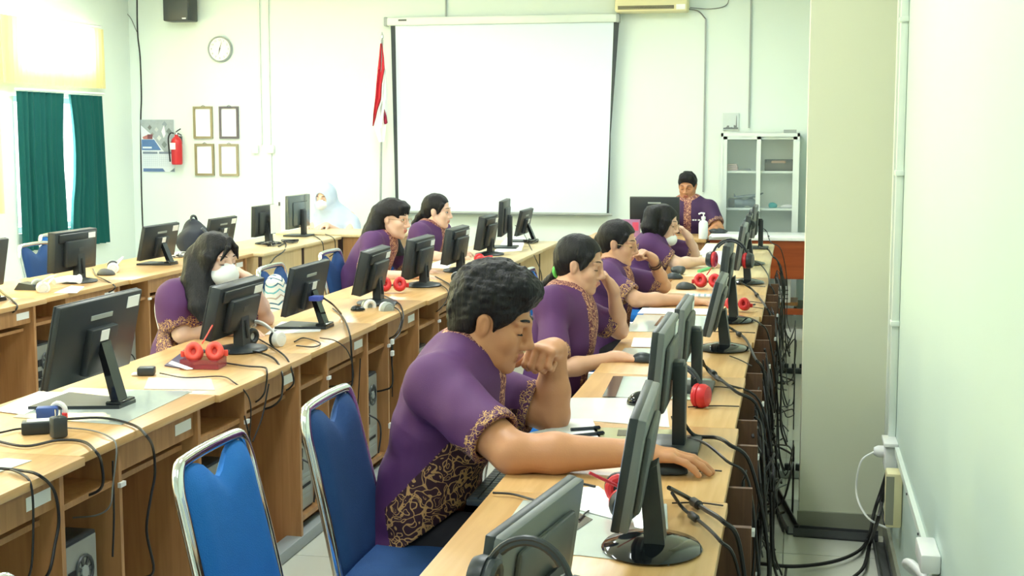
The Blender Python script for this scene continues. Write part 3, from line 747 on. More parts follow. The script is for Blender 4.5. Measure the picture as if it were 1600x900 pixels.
def lump(name, label, cat, c, rad, m, seed=0, flat=1, n=5):
    rs = random.Random(seed); F = Field(NV(c)-max(rad)*2.2, NV(c)+max(rad)*2.2, max(.006, max(rad)/16)); F.lo[2] = c[2]-.02
    F = Field((c[0]-rad[0]*2, c[1]-rad[1]*2, c[2]-.01), (c[0]+rad[0]*2, c[1]+rad[1]*2, c[2]+rad[2]*3), max(.005, max(rad)/14))
    for k in range(n):
        F.ell((c[0]+rs.uniform(-.6, .6)*rad[0], c[1]+rs.uniform(-.4, .4)*rad[1], c[2]+rad[2]*rs.uniform(.3, 1)), (rad[0]*rs.uniform(.35, .6), rad[1]*.6, rad[2]*rs.uniform(.5, .9)), None, .02)
    F.noise(.004, 50, seed, 5); F.plane((0, 0, c[2]+.001), (0, 0, -1))
    o = sdf_object(name, F, m, None); tag(o, label, cat); return o
c = w(1219, 262, y0+.2); bx = thing('open_box', 'dark open box with brown contents on the right upper cabinet shelf', 'box', (c.x, c.y, z2))
MB().box(-.135, .135, -.1, .1, .001, .012).box(-.135, .135, -.1, -.09, .0, .07).box(-.135, -.125, -.1, .1, 0, .10).box(.125, .135, -.1, .1, 0, .10).box(-.135, .135, .09, .1, 0, .10).build('box_body', mat('dark_brown_card', (66, 58, 52), .7), bx)
MB().rbox(-.08, .05, -.07, .06, .014, .088, .01).build('brown_packet', mat('tan_packet', (170, 130, 100), .6), bx)
for (px, w_, h_, lab, col) in ((1145, .05, .06, 'pink and grey stack of papers at the left of the upper cabinet shelf', (214, 190, 186)), (1163, .06, .016, 'flat grey stack of papers on the upper cabinet shelf', (150, 156, 152))):
    c = w(px, 262, y0+.2); t = thing('paper_stack', lab, 'papers', (c.x, c.y, z2)); 
    for k in range(4): MB().box(-w_, w_-.004*k, -.07, .07, k*h_/4+.001, (k+.9)*h_/4).build('sheet_bundle', mat('stack_paper', col, .7), t)
c = w(1148, 322, y0+.16); lump('folded_cloth', 'grey crumpled bag on the left lower cabinet shelf', 'bag', (c.x+.08, c.y+.03, z3), (.11, .06, .05), mat('grey_blue_cloth', (120, 136, 146), .8), 3)
t = thing('toy_aircraft', 'grey model plane shape lying on top of the crumpled bag in the cabinet', 'model', (c.x+.12, c.y, z3+.085))
MB().tube([(-.13, 0, .0), (-.05, 0, .012), (.06, 0, .02), (.13, 0, .045)], [.01, .016, .016, .005], 8).build('fuselage', mat('grey_green_plastic', (108, 124, 126), .5), t, True)
MB().prism([(-.02, -.06, .015), (.03, -.06, .015), (.05, .06, .015), (-.0, .06, .015)], (0, 0, .006)).build('wing', mat('grey_green_plastic2', (120, 134, 136), .5), t)
MB().prism([(-.13, 0, .0), (-.10, 0, .0), (-.13, 0, .045)], (0, .006, 0)).build('tail_fin', mat('grey_green_plastic3', (120, 134, 136), .5), t)
MB().rbox(c.x-.055, c.x-.0, c.y-.03, c.y+.05, z3+.001, z3+.085, .006).build('dark_box', M['black2'], None, True); tag(bpy.context.scene.objects['dark_box'], 'small dark box at the left end of the lower cabinet shelf', 'box')
c = w(1205, 322, y0+.15); lump('teal_glove', 'small teal crumpled cloth on the right lower cabinet shelf', 'cloth', (c.x, c.y, z3), (.05, .035, .03), mat('teal_cloth', (20, 150, 150), .7), 5, n=4)
c = w(1228, 322, y0+.17); lump('plastic_wrap', 'pale crumpled plastic wrap right of the teal cloth in the cabinet', 'plastic wrap', (c.x, c.y, z3), (.07, .04, .014), M['white'], 6, n=4)
# ---------------- desks ----------------
MT = M
def desk_a(label, x, y, L, W, rowgroup, back=0.0, tm='top', sm='side', seed=0):
    """open-backed computer desk; x = aisle edge of the top, y = near end"""
    r = thing('computer_desk', label, 'desk', (x, y, 0), 0, None)
    T, S = M[tm], M[sm]; B = back
    MB().rbox(-W, 0, .001, L-.001, .725, .75, .003).build('desktop', T, r, True)
    MB().box(-W+.03, -.012+B, L-.115, L-.095, 0, .7245).build('end_panel', S, r)
    MB().box(-W+.03, -.012+B, .235, .252, .0, .7245).build('divider_panel', S, r)
    MB().box(-.045, -.027, .253, L-.116, .640, .7245).build('apron', S, r)
    MB().box(-W-.02, -.06, .27, L-.135, .596, .612).build('keyboard_tray', S, r)
    MB().box(-.33, -.315, .253, L-.116, .06, .58).build('modesty_panel', S, r)
    MB().box(-W+.05, -.03, -.093, .234, .608, .624).build('shelf', S, r)
    MB().box(-W+.05, -.03, -.093, .234, .085, .103).build('bottom_shelf', S, r)
    MB().box(-.0125, -.0115, L-.36, L-.22, 0, 0) if False else None
    MB().box(-.0265, -.0255, L-.25, L-.135, .665, .700).build('paper_label', M['label'], r)
    MB().box(-.014+B, -.004+B, .230, .262, .604, .618).build('shelf_clip', M['white'], r)
    MB().box(-.014+B, -.004+B, .234, .262, .215, .240).build('shelf_clip', M['white'], r)
    MB().box(-.03, -.01, .27, .36, .0, .07).build('foot_block', S, r)
    return r
def desk_b(label, x, y, L, W, post=True):
    r = thing('office_desk', label, 'desk', (x, y, 0))
    MB().rbox(-W, 0, .001, L-.001, .722, .75, .009).build('desktop', M['toplt'], r, True)
    MB().box(-.045, -.028, .03, L-.03, .05, .72).build('front_panel', M['panel'], r)
    for a in (.004, L-.026):
        MB().box(-W+.03, -.05, a, a+.022, 0, .72).build('end_panel', M['panel'], r)
        MB().box(-.05, -.030, a, a+.022, .0, .72).build('dark_edge_post', M['darkpost'], r)
    MB().box(-W+.06, -W+.3, .03, L-.03, .60, .62).build('keyboard_tray', M['panel'], r)
    return r
jit = [0, .012, -.006, .008, 0, -.008, .006, .004, 0]
for i in range(9):
    names = ['nearest middle row computer desk, mostly left of the photo', 'middle row computer desk at the left edge, under the black power adapter', 'middle row desk under the largest black monitor', 'middle row desk in front of the masked girl', 'middle row desk carrying the thin monitor with a blue plug', 'fifth middle row desk, under the monitor before the long haired girl', 'middle row desk beside the long haired girl\'s elbow', 'middle row desk where the red headset lies beyond the boy\'s head', 'x']
    if i < 8: desk_a(names[i], -1.845+jit[i], 1.52+.88*i, .88, .605, 'm')
for i, lab in enumerate(('first pale closed-front desk after the open desks in the middle row', 'second pale closed-front desk of the middle row', 'last pale closed-front desk of the middle row, by the screen')):
    desk_b(lab, -1.84, 8.57+.76*i, .755, .6)
for i, lab in enumerate(('window row computer desk cut off by the left edge of the photo', 'window row desk under the monitor by the blue empty chairs', 'window row desk with the white headset on its near end', 'window row desk behind the masked girl, under two black monitors', 'last open window row desk before the pale closed desks')):
    desk_a(lab, -3.82+jit[i], 4.60+.94*i, .94, .66, 'l')
for i, lab in enumerate(('pale closed-front desk of the window row behind the zigzag bag', 'pale closed-front desk in front of the woman in the headscarf')):
    desk_b(lab, -3.74, 9.31+.87*i, .865, .62)
RJ = [1.50, 2.34, 3.158, 3.985, 4.841, 5.684, 6.502, 7.40, 8.31]
RX = [-.139, -.139, -.148, -.159, -.164, -.156, -.145, -.147]
rl = ['right row desk nearest the camera, below the photo', 'right row desk with the big foreground headphones', 'right row desk under the boy\'s forearm', 'right row desk with the black mouse and red headset', 'right row desk where the girl with the green hair tie works', 'right row desk with a round-footed monitor in the open', 'right row desk under the arm of the girl with bracelets', 'right row desk with the striped card and grey mouse']
for i in range(8):
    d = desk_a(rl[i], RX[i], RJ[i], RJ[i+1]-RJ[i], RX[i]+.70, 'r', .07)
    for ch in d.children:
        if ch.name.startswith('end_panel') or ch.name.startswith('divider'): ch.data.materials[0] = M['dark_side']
for i, lab in enumerate(('pale right row desk where the girl with lowered mask writes', 'middle pale desk of the right row, before the teacher table', 'last pale right row desk touching the teacher table')):
    desk_b(lab, -.155, 8.32+.865*i, .86, .53)
# teacher tables
r = thing('teacher_table', 'white topped teacher table with red-brown front panel', 'table', (-.17, 11.75, 0))
MB().rbox(-.70, .34, 11.43, 12.03, .735, .765, .004).build('white_top', M['white'], r, True, True)
MB().box(-.69, .33, 11.46, 11.48, .42, .734).build('front_panel', M['red_wood'], r, world=True)
for x_ in (-.69, .31): MB().box(x_, x_+.02, 11.48, 12.0, 0, .734).build('end_panel', M['red_wood'], r, world=True)
MB().box(-.67, .31, 11.50, 11.53, .12, .17).build('foot_rail', M['red_wood'], r, world=True)
r = thing('side_table', 'light brown table between the teacher monitor and the sanitizer bottle', 'table', (-1.2, 11.7, 0))
MB().rbox(-1.72, -.715, 11.35, 11.98, .715, .745, .006).build('tabletop', M['top'], r, True, True)
for x_ in (-1.7, -.75): MB().box(x_, x_+.02, 11.38, 11.95, 0, .714).build('end_panel', M['side'], r, world=True)
MB().box(-1.68, -.75, 11.40, 11.415, .35, .714).build('front_panel', M['side'], r, world=True)
r = thing('computer_case', 'white desktop computer case with grey slots under the teacher table', 'computer', (.03, 11.7, .18))
c0 = aty(1213, 467, 11.55); c1 = aty(1236, 430, 11.55)
MB().rbox(c0.x-.02, c1.x, 11.55, 11.95, c0.z-.03, c1.z+.01, .006).build('case', M['white'], r, True, True)
for k in range(3): MB().box(c0.x-.01, c1.x-.02, 11.546, 11.551, c0.z+.0+k*.035, c0.z+.008+k*.035).build('slot', M['drk_metal'], r, world=True)
MB().box(c0.x+.0, c1.x-.03, 11.545, 11.551, c1.z-.09, c1.z-.02).build('drive_bay', M['drk_metal'], r, world=True)
MB().box(c0.x-.06, c1.x+.06, 11.6, 11.95, c0.z-.06, c0.z-.031).build('stand_shelf', M['side'], r, world=True)
r = thing('visitor_table', 'table with pale top and dark brown post in front of the woman in the headscarf', 'table', (-3.6, 11.4, 0))
MB().rbox(-4.35, -3.25, 11.08, 11.75, .735, .762, .008).build('tabletop', M['toplt'], r, True, True)
MB().box(-3.83, -3.76, 11.10, 11.13, 0, .734).build('dark_post', M['darkpost'], r, world=True)
MB().box(-3.755, -3.27, 11.115, 11.135, .05, .734).build('front_panel', M['side'], r, world=True)
for x_ in (-4.33, -3.29): MB().box(x_, x_+.02, 11.14, 11.72, 0, .734).build('end_panel', M['side'], r, world=True)
# ---------------- computer towers ----------------
def tower(label, loc, group, rz=0):
    t = thing('computer_tower', label, 'computer', loc, rz, group)
    D, Wd, H = .40, .175, .40
    MB().rbox(-D, 0, -Wd/2, Wd/2, 0, H, .006).build('case', M['black'], t, True)
    bp = MB().box(0, .003, -Wd/2+.008, Wd/2-.008, .01, H-.01).build('back_plate', M['metal'], t)
    MB().tube([(.005, .01+.045*math.cos(a), .30+.045*math.sin(a)) for a in np.linspace(0, 2*PI, 17)[:-1]], .005, 6, close=True).build('fan_ring', M['black2'], t, True)
    MB().lathe([(.018, 0), (.018, .006)], (.003, .01, .30), 14, 'X').build('fan_hub', M['ltgrey'], t)
    mb = MB()
    for k in range(7):
        a = 2*PI*k/7; d = Vector((0, math.cos(a), math.sin(a))); n = Vector((0, -math.sin(a), math.cos(a))); c = Vector((.0035, .01, .30))
        mb.prism([c+d*.018-n*.004, c+d*.041-n*.008, c+d*.041+n*.009, c+d*.018+n*.004], (.002, 0, 0))
    mb.build('fan_blades', M['black2'], t)['kind'] = 'stuff'
    for k, (y_, z_) in enumerate(((-.055, .30), (-.055, .24), (-.055, .19))): MB().box(.003, .006, y_-.018, y_+.018, z_-.018, z_+.018).build('port_block', M['hole'], t)
    for k in range(5): MB().box(.003, .005, -.05, .05, .05+k*.022, .062+k*.022).build('slot_cover', M['ltgrey'] if k != 2 else M['hole'], t)
    MB().tube(spl([(.006, -.055, .22), (.05, -.05, .19), (.045, .0, .12), (.02, .04, .02)]), .004, 6).build('power_cord', M['cable'], t, True)
    return t
for i in range(7):
    y = 2.40+.88*i
    if i == 0: lab = 'black computer tower with round fan in the nearest open middle row compartment'
    else: lab = ['', 'computer tower behind the front blue chair', 'computer tower between the two near blue chairs and middle row desks, pale back plate', 'computer tower left of the boy\'s back in the middle row', 'computer tower half hidden by the boy\'s shoulder', 'computer tower hidden behind the boy\'s neck', 'small far computer tower in the middle row, behind the boy\'s head'][i]
    tower(lab, (-1.90, y+.88+.075 if False else y+.075, .104), None)
for i, yy in enumerate((5.54, 6.48, 7.42)):
    tower(['computer tower in the window row compartment near the left photo edge', 'computer tower with patterned grey back beside the largest monitor', 'dark computer tower under the window row desk beside the masked girl'][i], (-3.88, yy+.075, .104), None)
# ---------------- chairs ----------------
def make_chair(label, m='blue', cover=False):
    r = thing('banquet_chair', label, 'chair', (0, 0, 0))
    C = M[m]
    # back: cushion panel leaning back, local x=-.21 at seat, -.29 at top
    def bx(z): return -.205-.10*max(0, (z-.46))/.44*1.0
    N = 16; K = 14; vs = []; fs = []
    for s in (1, -1):
        for j in range(K+1):
            v = j/K
            for i in range(N+1):
                u = -1+2*i/N
                hw = .185-.012*v
                top = .884-.055*math.exp(-(u/.32)**2)
                # rounded shoulders
                top -= .020*max(0, (abs(u)-.72)/.28)**2
                z = .44+(top-.44)*v
                e = min(1, (1-abs(u))/.18)*1.0; e2 = min(1, v/.1, (1-v)/.1+.0)
                th = .006+.020*math.sqrt(max(0, min(e, 1)))*math.sqrt(max(0, e2))
                vs.append((bx(z)+s*th, u*hw, z))
    W = N+1; B = (K+1)*W
    for j in range(K):
        for i in range(N):
            a = j*W+i; fs.append((a, a+1, a+1+W, a+W)); fs.append((B+a, B+a+W, B+a+1+W, B+a+1))
        for i in (0, N): a = j*W+i; fs.append((a, a+W, B+a+W, B+a))
    for j in (0, K):
        for i in range(N): a = j*W+i; fs.append((a, a+1, B+a+1, B+a))
    MB().add(vs, fs).build('backrest', C, r, True)
    zt = .895; fr = []
    hw = .192
    pts = [(bx(.44), -hw-.004, .44), (bx(.60), -hw-.004, .60), (bx(.78), -hw, .78), (bx(.84), -hw+.002, .84), (bx(.88), -hw+.022, .885), (bx(zt), -hw+.06, zt), (bx(zt), 0, zt+.004), (bx(zt), hw-.06, zt), (bx(.88), hw-.022, .885), (bx(.84), hw-.002, .84), (bx(.78), hw, .78), (bx(.6), hw+.004, .60), (bx(.44), hw+.004, .44)]
    MB().tube(spl(pts, 5), .0135, 10).build('back_frame', M['chrome'] if not cover else M['white'], r, True)
    for s in (-1, 1):
        MB().tube(spl([(bx(.44), s*(hw+.004), .44), (-.20, s*(hw+.006), .38), (-.23, s*(hw+.006), .2), (-.27, s*(hw+.006), .008)], 5), .0125, 10).build('leg', M['chrome'], r, True)
        MB().tube(spl([(-.20, s*(hw+.004), .40), (.0, s*(hw+.004), .405), (.17, s*(hw), .40), (.205, s*(hw), .36), (.215, s*hw, .2), (.225, s*hw, .008)], 5), .0125, 10).build('leg', M['chrome'], r, True)
    # seat cushion
    F = MB(); vs = []; fs = []; N2 = 12
    for s, zz in ((1, .475), (-1, .415)):
        for j in range(N2+1):
            for i in range(N2+1):
                u, v = -1+2*i/N2, -1+2*j/N2; e = min(1, (1-abs(u))/.2, (1-abs(v))/.2)
                rr = 1-.06*max(0, abs(u)-.7)*max(0, abs(v)-.7)*10
                vs.append((.0+u*.215*rr, v*.195*rr, (.445+s*(.012+.028*math.sqrt(max(0, e))))))
    W = N2+1; B = W*W
    for j in range(N2):
        for i in range(N2):
            a = j*W+i; fs.append((a, a+1, a+1+W, a+W)); fs.append((B+a, B+a+W, B+a+1+W, B+a+1))
    for j in range(N2):
        for i in (0, N2): a = j*W+i; fs.append((a, a+W, B+a+W, B+a))
        for i in (0, N2): a = i*W+j; fs.append((a, a+1, B+a+1, B+a))
    F.add(vs, fs).build('seat', C, r, True)
    return r
ch = make_chair('bright blue chair with chrome frame, empty in the left foreground')
ch.location = (-.985, 2.86, 0)
nch = make_chair('navy blue chair with chrome frame under the boy', 'navy'); nch.location = (-.925, 3.48, 0)
for src, (x, y), lab in ((ch, (-.95, 5.3), 'blue chair under the girl with the green hair tie'), (ch, (-1.05, 6.95), 'blue chair under the girl with bracelets'), (ch, (-1.03, 8.85), 'blue chair under the girl with lowered mask'),
    (nch, (-2.445, 7.88), 'navy chair with a pale top rail behind the long haired girl with glasses'), (ch, (-2.52, 9.22), 'blue chair under the girl with the low ponytail')):
    dup(src, (x, y, 0), 0, lab)
def chair_at(src, px, py, lab, rz=0, z=.9):
    p = atz(px, py, z); R_ = Matrix.Rotation(rz, 3, 'Z') @ Vector((-.305, 0, 0)); return dup(src, (p.x-R_.x, p.y-R_.y, 0), rz, lab)
dup(nch, (-2.445, 6.92, 0), 0, 'navy chair carrying the zigzag patterned bag')
cov = make_chair('white framed chair under the masked girl', 'navy', True); cov.location = (-2.35, 5.56, 0)
dup(nch, (-4.50, 8.04, 0), 0, 'blue empty chair by the left wall below the teal curtain, nearer one')
dup(ch, (-4.85, 8.88, 0), 0, 'light blue chair by the left wall behind the window row monitor')
p = atz(18, 900, .9); dup(nch, (p.x+.29, p.y-.16, 0), 0, 'chair whose chrome top just shows at the bottom left corner')
dup(nch, (-2.46, 4.06, 0), 0, 'blue chair at the left photo edge in front of the window row desk')
# ---------------- monitors ----------------
DZ = .7505
def monitor(label, style, base, yaw=0, wd=.44, zb=.06, zt=.285, tilt=10, xo=-.02, m='black', pm=None, tag_paper=True, screen='screen', bs=1.0, basexy=(0, 0)):
    r = thing('monitor', label, 'monitor', (base[0], base[1], DZ), math.radians(yaw))
    h = zt-zb; zc = (zb+zt)/2; ta = math.radians(tilt)
    T = Matrix.Translation((xo, 0, zc)) @ Matrix.Rotation(ta, 4, 'Y')
    def bx(mb, x0, x1, y0, y1, z0, z1, rr=.004): return mb.rbox(x0, x1, y0, y1, z0, z1, rr, T)
    pt = .045 if style == 'thick' else (.030 if style in ('round', 'square') else .022)
    bx(MB(), -pt/2, pt/2, -wd/2, wd/2, -h/2, h/2, .006).build('panel_housing', M[pm or m], r, True)
    bx(MB(), -pt/2-.004, -pt/2+(.004 if pm is None else .014), -wd/2-.0008, wd/2+.0008, -h/2-.0008, h/2+.0008, .003).build('bezel', M['black'], r, True)
    bx(MB(), -pt/2-.0055, -pt/2-.003, -wd/2+.014, wd/2-.014, -h/2+.018, h/2-.014, .001).build('screen', M[screen], r)
    B = M[m]
    if style == 'thick':
        bx(MB(), pt/2, pt/2+.012, -wd/2+.03, wd/2-.03, h/2-.060, h/2-.012, .005).build('top_vent_ledge', B, r, True)
        bx(MB(), pt/2-.002, pt/2+.030, -wd/2+.085, wd/2-.085, -h/2+.028, h/2-.052, .010).build('rear_cover', B, r, True)
        bx(MB(), pt/2+.029, pt/2+.031, -.028, .028, .0, .02, .0005).build('logo_plate', M['black2'], r)
    elif style == 'thin':
        bx(MB(), pt/2-.002, pt/2+.024, -wd*.16, wd*.16, -h/2+.02, h*.16, .006).build('rear_cover', B, r, True)
        bx(MB(), pt/2, pt/2+.003, -wd*.13, wd*.13, h*.25, h*.31, .0008).build('vent_strip', M['ltgrey'], r)
        bx(MB(), pt/2+.023, pt/2+.026, -.03, .02, -.0, .035, .0008).build('spec_label', M['label'], r)
        bx(MB(), pt/2+.023, pt/2+.026, -.02, .0, -.045, -.03, .0008).build('spec_label', M['label'], r)
    else:
        bx(MB(), pt/2-.002, pt/2+.014, -wd*.34, wd*.34, -h*.42, h*.30, .010).build('rear_cover', B, r, True)
    if tag_paper: bx(MB(), pt/2+.0005, pt/2+.0025, wd/2-.10, wd/2-.02, h/2-.052, h/2-.014, .0004).build('paper_label', M['label'], r) if style != 'thick' else bx(MB(), pt/2+.0115, pt/2+.0135, wd/2-.125, wd/2-.045, h/2-.05, h/2-.018, .0004).build('paper_label', M['label'], r)
    bxp, byp = basexy
    if style == 'thin':
        p0 = T @ Vector((pt/2+.01, 0, -.02)); nx = bxp+.055
        MB().prism([(p0.x+.004, -.026, p0.z), (p0.x+.02, -.026, p0.z+.012), (nx+.012, -.036, .012), (nx-.016, -.036, .012)], (0, .058, 0)).build('stand_arm', M['gloss'], r)
        MB().prism([(nx-.20*bs, -.10*bs, 0), (nx+.02, -.055, 0), (nx+.02, .055, 0), (nx-.20*bs, .10*bs, 0)], (0, 0, .012)).build('foot', M['black'], r)
        MB().rbox(nx-.03, nx+.022, -.05, .05, .010, .022, .004).build('foot_hinge', M['gloss'], r, True)
    elif style == 'square':
        p0 = T @ Vector((pt/2+.008, 0, 0))
        MB().rbox(bxp, bxp+.035, -.032, .032, .01, p0.z+.01, .004).build('stand_column', M['black'], r, True)
        MB().rbox(bxp-.13, bxp+.075, -.105, .105, 0, .014, .004).build('foot', M['black2'], r, True)
        MB().rbox(min(p0.x, bxp), bxp+.03, -.03, .03, p0.z-.03, p0.z+.02, .004).build('mount', M['black2'], r, True)
    else:
        p0 = T @ Vector((pt/2+.015, 0, -h*.15))
        MB().prism([(p0.x-.018, -.034, p0.z), (p0.x+.016, -.034, p0.z+.02), (bxp+.03, -.044, .015), (bxp-.012, -.044, .015)], (0, .074, 0)).build('stand_column', M['black'], r)
        if style == 'thick': MB().prism([(p0.x+.018, -.008, p0.z-.01), (p0.x+.021, -.008, p0.z-.01), (bxp+.034, -.008, .05), (bxp+.030, -.008, .05)], (0, .016, 0)).build('cable_slot', M['hole'], r)
        MB().lathe([(.098*bs, 0), (.104*bs, .005), (.098*bs, .012), (.06*bs, .020), (.03*bs, .026)], (bxp, 0, 0), 36, 'Z', 1.0, 1.15).build('foot', M['gloss' if style == 'round' else 'black'], r, True)
    return r
mn = [('largest black thin monitor with a leaning glossy arm, at the left', 'thin', (-2.12, 3.93), 0, .52, .085, .345, 12, 'black'),
 ('thick black monitor in front of the masked girl with an oval foot', 'thick', (-2.14, 5.06), 0, .44, .065, .275, 13, 'black'),
 ('thin black monitor with a blue cable plug and leaning arm', 'thin', (-2.08, 5.74), 0, .46, .07, .285, 12, 'black'),
 ('thick black monitor before the long haired girl with headset at its foot', 'thick', (-2.06, 6.62), 3, .44, .06, .28, 13, 'black'),
 ('thick black monitor right of the long haired girl\'s face', 'thick', (-2.05, 7.46), 0, .44, .055, .275, 9, 'black'),
 ('thick black monitor just above the boy\'s hair, left', 'thick', (-2.05, 8.32), 0, .44, .055, .275, 9, 'black'),
 ('thick black monitor overlapping the tall monitor near the screen', 'thick', (-2.12, 9.50), 0, .42, .045, .28, 10, 'black'),
 ('tall thin monitor with a straight column and square foot in the middle row', 'square', (-2.12, 10.12), 6, .52, .10, .36, 3, 'black'),
 ('last thin monitor of the middle row, standing free against the screen', 'thin', (-2.08, 11.1-.0), 0, .46, .055, .26, 13, 'black')]
for i, (lab, st, b, yw, wd, zb_, zt_, ti, m_) in enumerate(mn):
    b = (b[0], min(b[1], 10.72)) if i == 8 else b
    monitor(lab, st, b, yw, wd, zb_, zt_, ti, -.03 if st == 'thin' else -.025, m_, tag_paper=i not in (2, 7, 8), bs=1.25 if i == 0 else 1.0)
ln = [('black monitor cut off by the left photo edge in the window row', 'thin', (-4.05, 6.32), 0, .44, .06, .31, 10, 'black'),
 ('thick dark monitor before the blue empty chairs in the window row', 'thick', (-4.06, 7.26), 0, .47, .07, .30, 4, 'black'),
 ('thin black monitor with three labels beside the dark backpack', 'thin', (-4.06, 8.36), 0, .50, .04, .265, 12, 'black'),
 ('thin black monitor partly hidden behind the masked girl\'s hair', 'thin', (-4.07, 9.38), 0, .47, .04, .25, 12, 'black'),
 ('rounded black monitor with a sheet of paper hung over its back', 'round', (-4.03, 10.12), 0, .44, .065, .30, 2, 'black'),
 ('grey backed monitor in front of the woman in the headscarf', 'square', (-4.06, 10.95), 0, .50, .07, .345, 1, 'grey')]
for i, (lab, st, b, yw, wd, zb_, zt_, ti, m_) in enumerate(ln):
    t = monitor(lab, st, b, yw, wd, zb_, zt_, ti, -.03, m_ if i != 5 else 'black', tag_paper=i in (1, 2, 3))
    if i == 5:
        for ch in t.children:
            if ch.name.startswith('panel_housing') or ch.name.startswith('rear_cover'): ch.data.materials[0] = M['darkscreen']
    if i == 4:
        MB().box(.028, .031, -.02, .19, -.10+.18, .11+.195).build('hung_paper', M['paper'], t); MB().box(.030, .040, .15, .165, .29, .318).build('clip', M['drk_metal'], t)
rn = [('grey backed monitor at the bottom edge with a headset over it', 'round', (-.405, 2.28), -9, .42, .012, .215, 8, 'grey'),
 ('silver backed monitor on a glossy round foot, right of the boy\'s hand', 'round', (-.275, 2.76), 2, .42, .09, .315, 9, 'grey'),
 ('grey monitor just beyond the boy\'s mouse hand on a square foot', 'square', (-.315, 3.70), 0, .42, .10, .345, 5, 'grey'),
 ('grey monitor behind the red headset, before the tilted one', 'square', (-.33, 4.58), 0, .42, .09, .295, 4, 'grey'),
 ('tilted grey monitor on a thin round foot in the open middle of the row', 'round', (-.27, 5.47), 0, .42, .075, .29, 13, 'grey'),
 ('dark backed monitor behind the tilted one, with a headset arched over it', 'round', (-.275, 6.32), 0, .42, .10, .36, 6, 'black2'),
 ('slim monitor on the desk before the pale desks of the right row', 'round', (-.27, 7.98), 0, .42, .09, .34, 8, 'grey'),
 ('far dark monitor leaning back on the first pale right row desks', 'round', (-.29, 9.15), 0, .42, .06, .33, 12, 'black2'),
 ('last monitor of the right row, seen edge-on before the cabinet', 'square', (-.27, 10.45), 0, .42, .09, .32, 4, 'grey')]
for i, (lab, st, b, yw, wd, zb_, zt_, ti, m_) in enumerate(rn):
    t = monitor(lab, st, b, yw, wd, zb_, zt_, ti, -.03, m_, tag_paper=i in (2, 3, 4), pm='midgrey' if m_ == 'grey' else 'black2', bs=1.0)
tc_ = aty(1024, 372, 11.7)
monitor('wide black teacher monitor with its back to the class and a white label', 'thin', (-1.17, 11.62), -90, .42, .10, .325, 6, -.03, 'black', tag_paper=False)
t = bpy.context.scene.objects['monitor.%03d' % (len(mn)+len(ln)+len(rn))]
MB().box(-.017+.0, -.0155+.0, .10, .20, .285, .312).build('paper_label', M['label'], t)
# ---------------- headsets ----------------
def headset(label, loc, rot=(0, 0, 0), band='black', cup='black', ring='red', R=.078, mic=None, sc=1.0, fold=0):
    r = thing('headset', label, 'headset', loc); r.rotation_euler = rot; r.scale = (1, 1, 1)
    R = R*sc
    pts = [(0, R*math.cos(a), R*1.12*math.sin(a)+.035*sc) for a in np.linspace(-.12, PI+.12, 19)]
    o = MB(); o.tube(pts, .0055*sc, 8); o.build('headband', M[band] if band in M else band, r, True)
    MB().tube([(0, R*.9*math.cos(a), R*1.03*math.sin(a)+.035*sc) for a in np.linspace(.7, PI-.7, 11)], .006*sc, 8).build('band_pad', M[band] if band in M else band, r, True)
    for s in (-1, 1):
        c = MB(); c.lathe([(.010*sc, .022*sc), (.030*sc, .018*sc), (.036*sc, .006*sc), (.036*sc, -.006*sc), (.02*sc, -.012*sc)], (0, 0, 0), 22, 'Y')
        c.v = [Vector((v[0], s*(R+.004)+s*v[1], v[2]+.036*sc)) for v in c.v]; c.build('ear_cup', M[cup] if cup in M else cup, r, True)
        MB().tube([(.026*sc*math.cos(a), s*(R-.012*sc), .036*sc+.026*sc*math.sin(a)) for a in np.linspace(0, 2*PI, 17)[:-1]], .011*sc, 8, close=True).build('ear_cushion', M[ring] if ring in M else ring, r, True)
        MB().tube([(.019*sc*math.cos(a), s*(R+.021*sc), .036*sc+.019*sc*math.sin(a)) for a in np.linspace(0, 2*PI, 17)[:-1]], .0035*sc, 6, close=True).build('cup_ring', M[ring] if ring in M else ring, r, True)
    if mic: MB().tube(spl([(0, -R-.01, .036*sc), (-.03*sc, -R-.015, .05*sc), mic], 5), .004*sc, 8).build('microphone_boom', M['red'] if ring == 'red' or ring == 'coral' else M['white'], r, True)
    return r
H_ = headset
def folded_headset(label, loc, rz, m, band, mic=False, sc=1.0, tilt=.35):
    r = thing('headset', label, 'headset', loc, rz); T = Matrix.Rotation(-tilt, 3, 'X')
    def tr(p): return tuple(T @ (Vector(p)*sc)+Vector((0, 0, .045*sc)))
    for s in (-1, 1):
        MB().tube([tr((s*.040+.022*math.cos(a), -.022, .026*math.sin(a))) for a in np.linspace(0, 2*PI, 19)[:-1]], .0135*sc, 10, close=True).build('ear_cushion', M[m], r, True)
        c = MB(); c.lathe([(.010, .030), (.028, .026), (.036, .012), (.036, -.012), (.02, -.016)], (0, 0, 0), 22, 'Y'); c.v = [tr((v[0]+s*.040, v[1], v[2])) for v in c.v]; c.build('ear_cup', M[m], r, True)
        MB().rbox(-.008*sc, .008*sc, -.006*sc, .008*sc, -.012*sc, .012*sc, .003, Matrix.Translation(tr((s*.082, .0, -.004)))).build('hinge', M[m], r, True)
    MB().tube(spl([tr((-.078, .01, .0)), tr((-.085, .07, .02)), tr((-.04, .13, .03)), tr((.04, .13, .03)), tr((.085, .07, .02)), tr((.078, .01, .0))], 5), .006*sc, 8).build('headband', M[band], r, True)
    if mic: MB().tube(spl([tr((-.01, .0, .035)), tr((.005, .0, .06)), tr((.03, .01, .11))], 4), .003*sc, 8).build('microphone_boom', M[m], r, True)
    return r
p = atz(952, 812, DZ); H_('black headset with red ringed cups on the glass sheet beside the boy\'s forearm', (p.x-.01, p.y+.03, DZ+.040), (0, 1.4, .20), mic=(-.09, -.10, -.03), sc=.95)
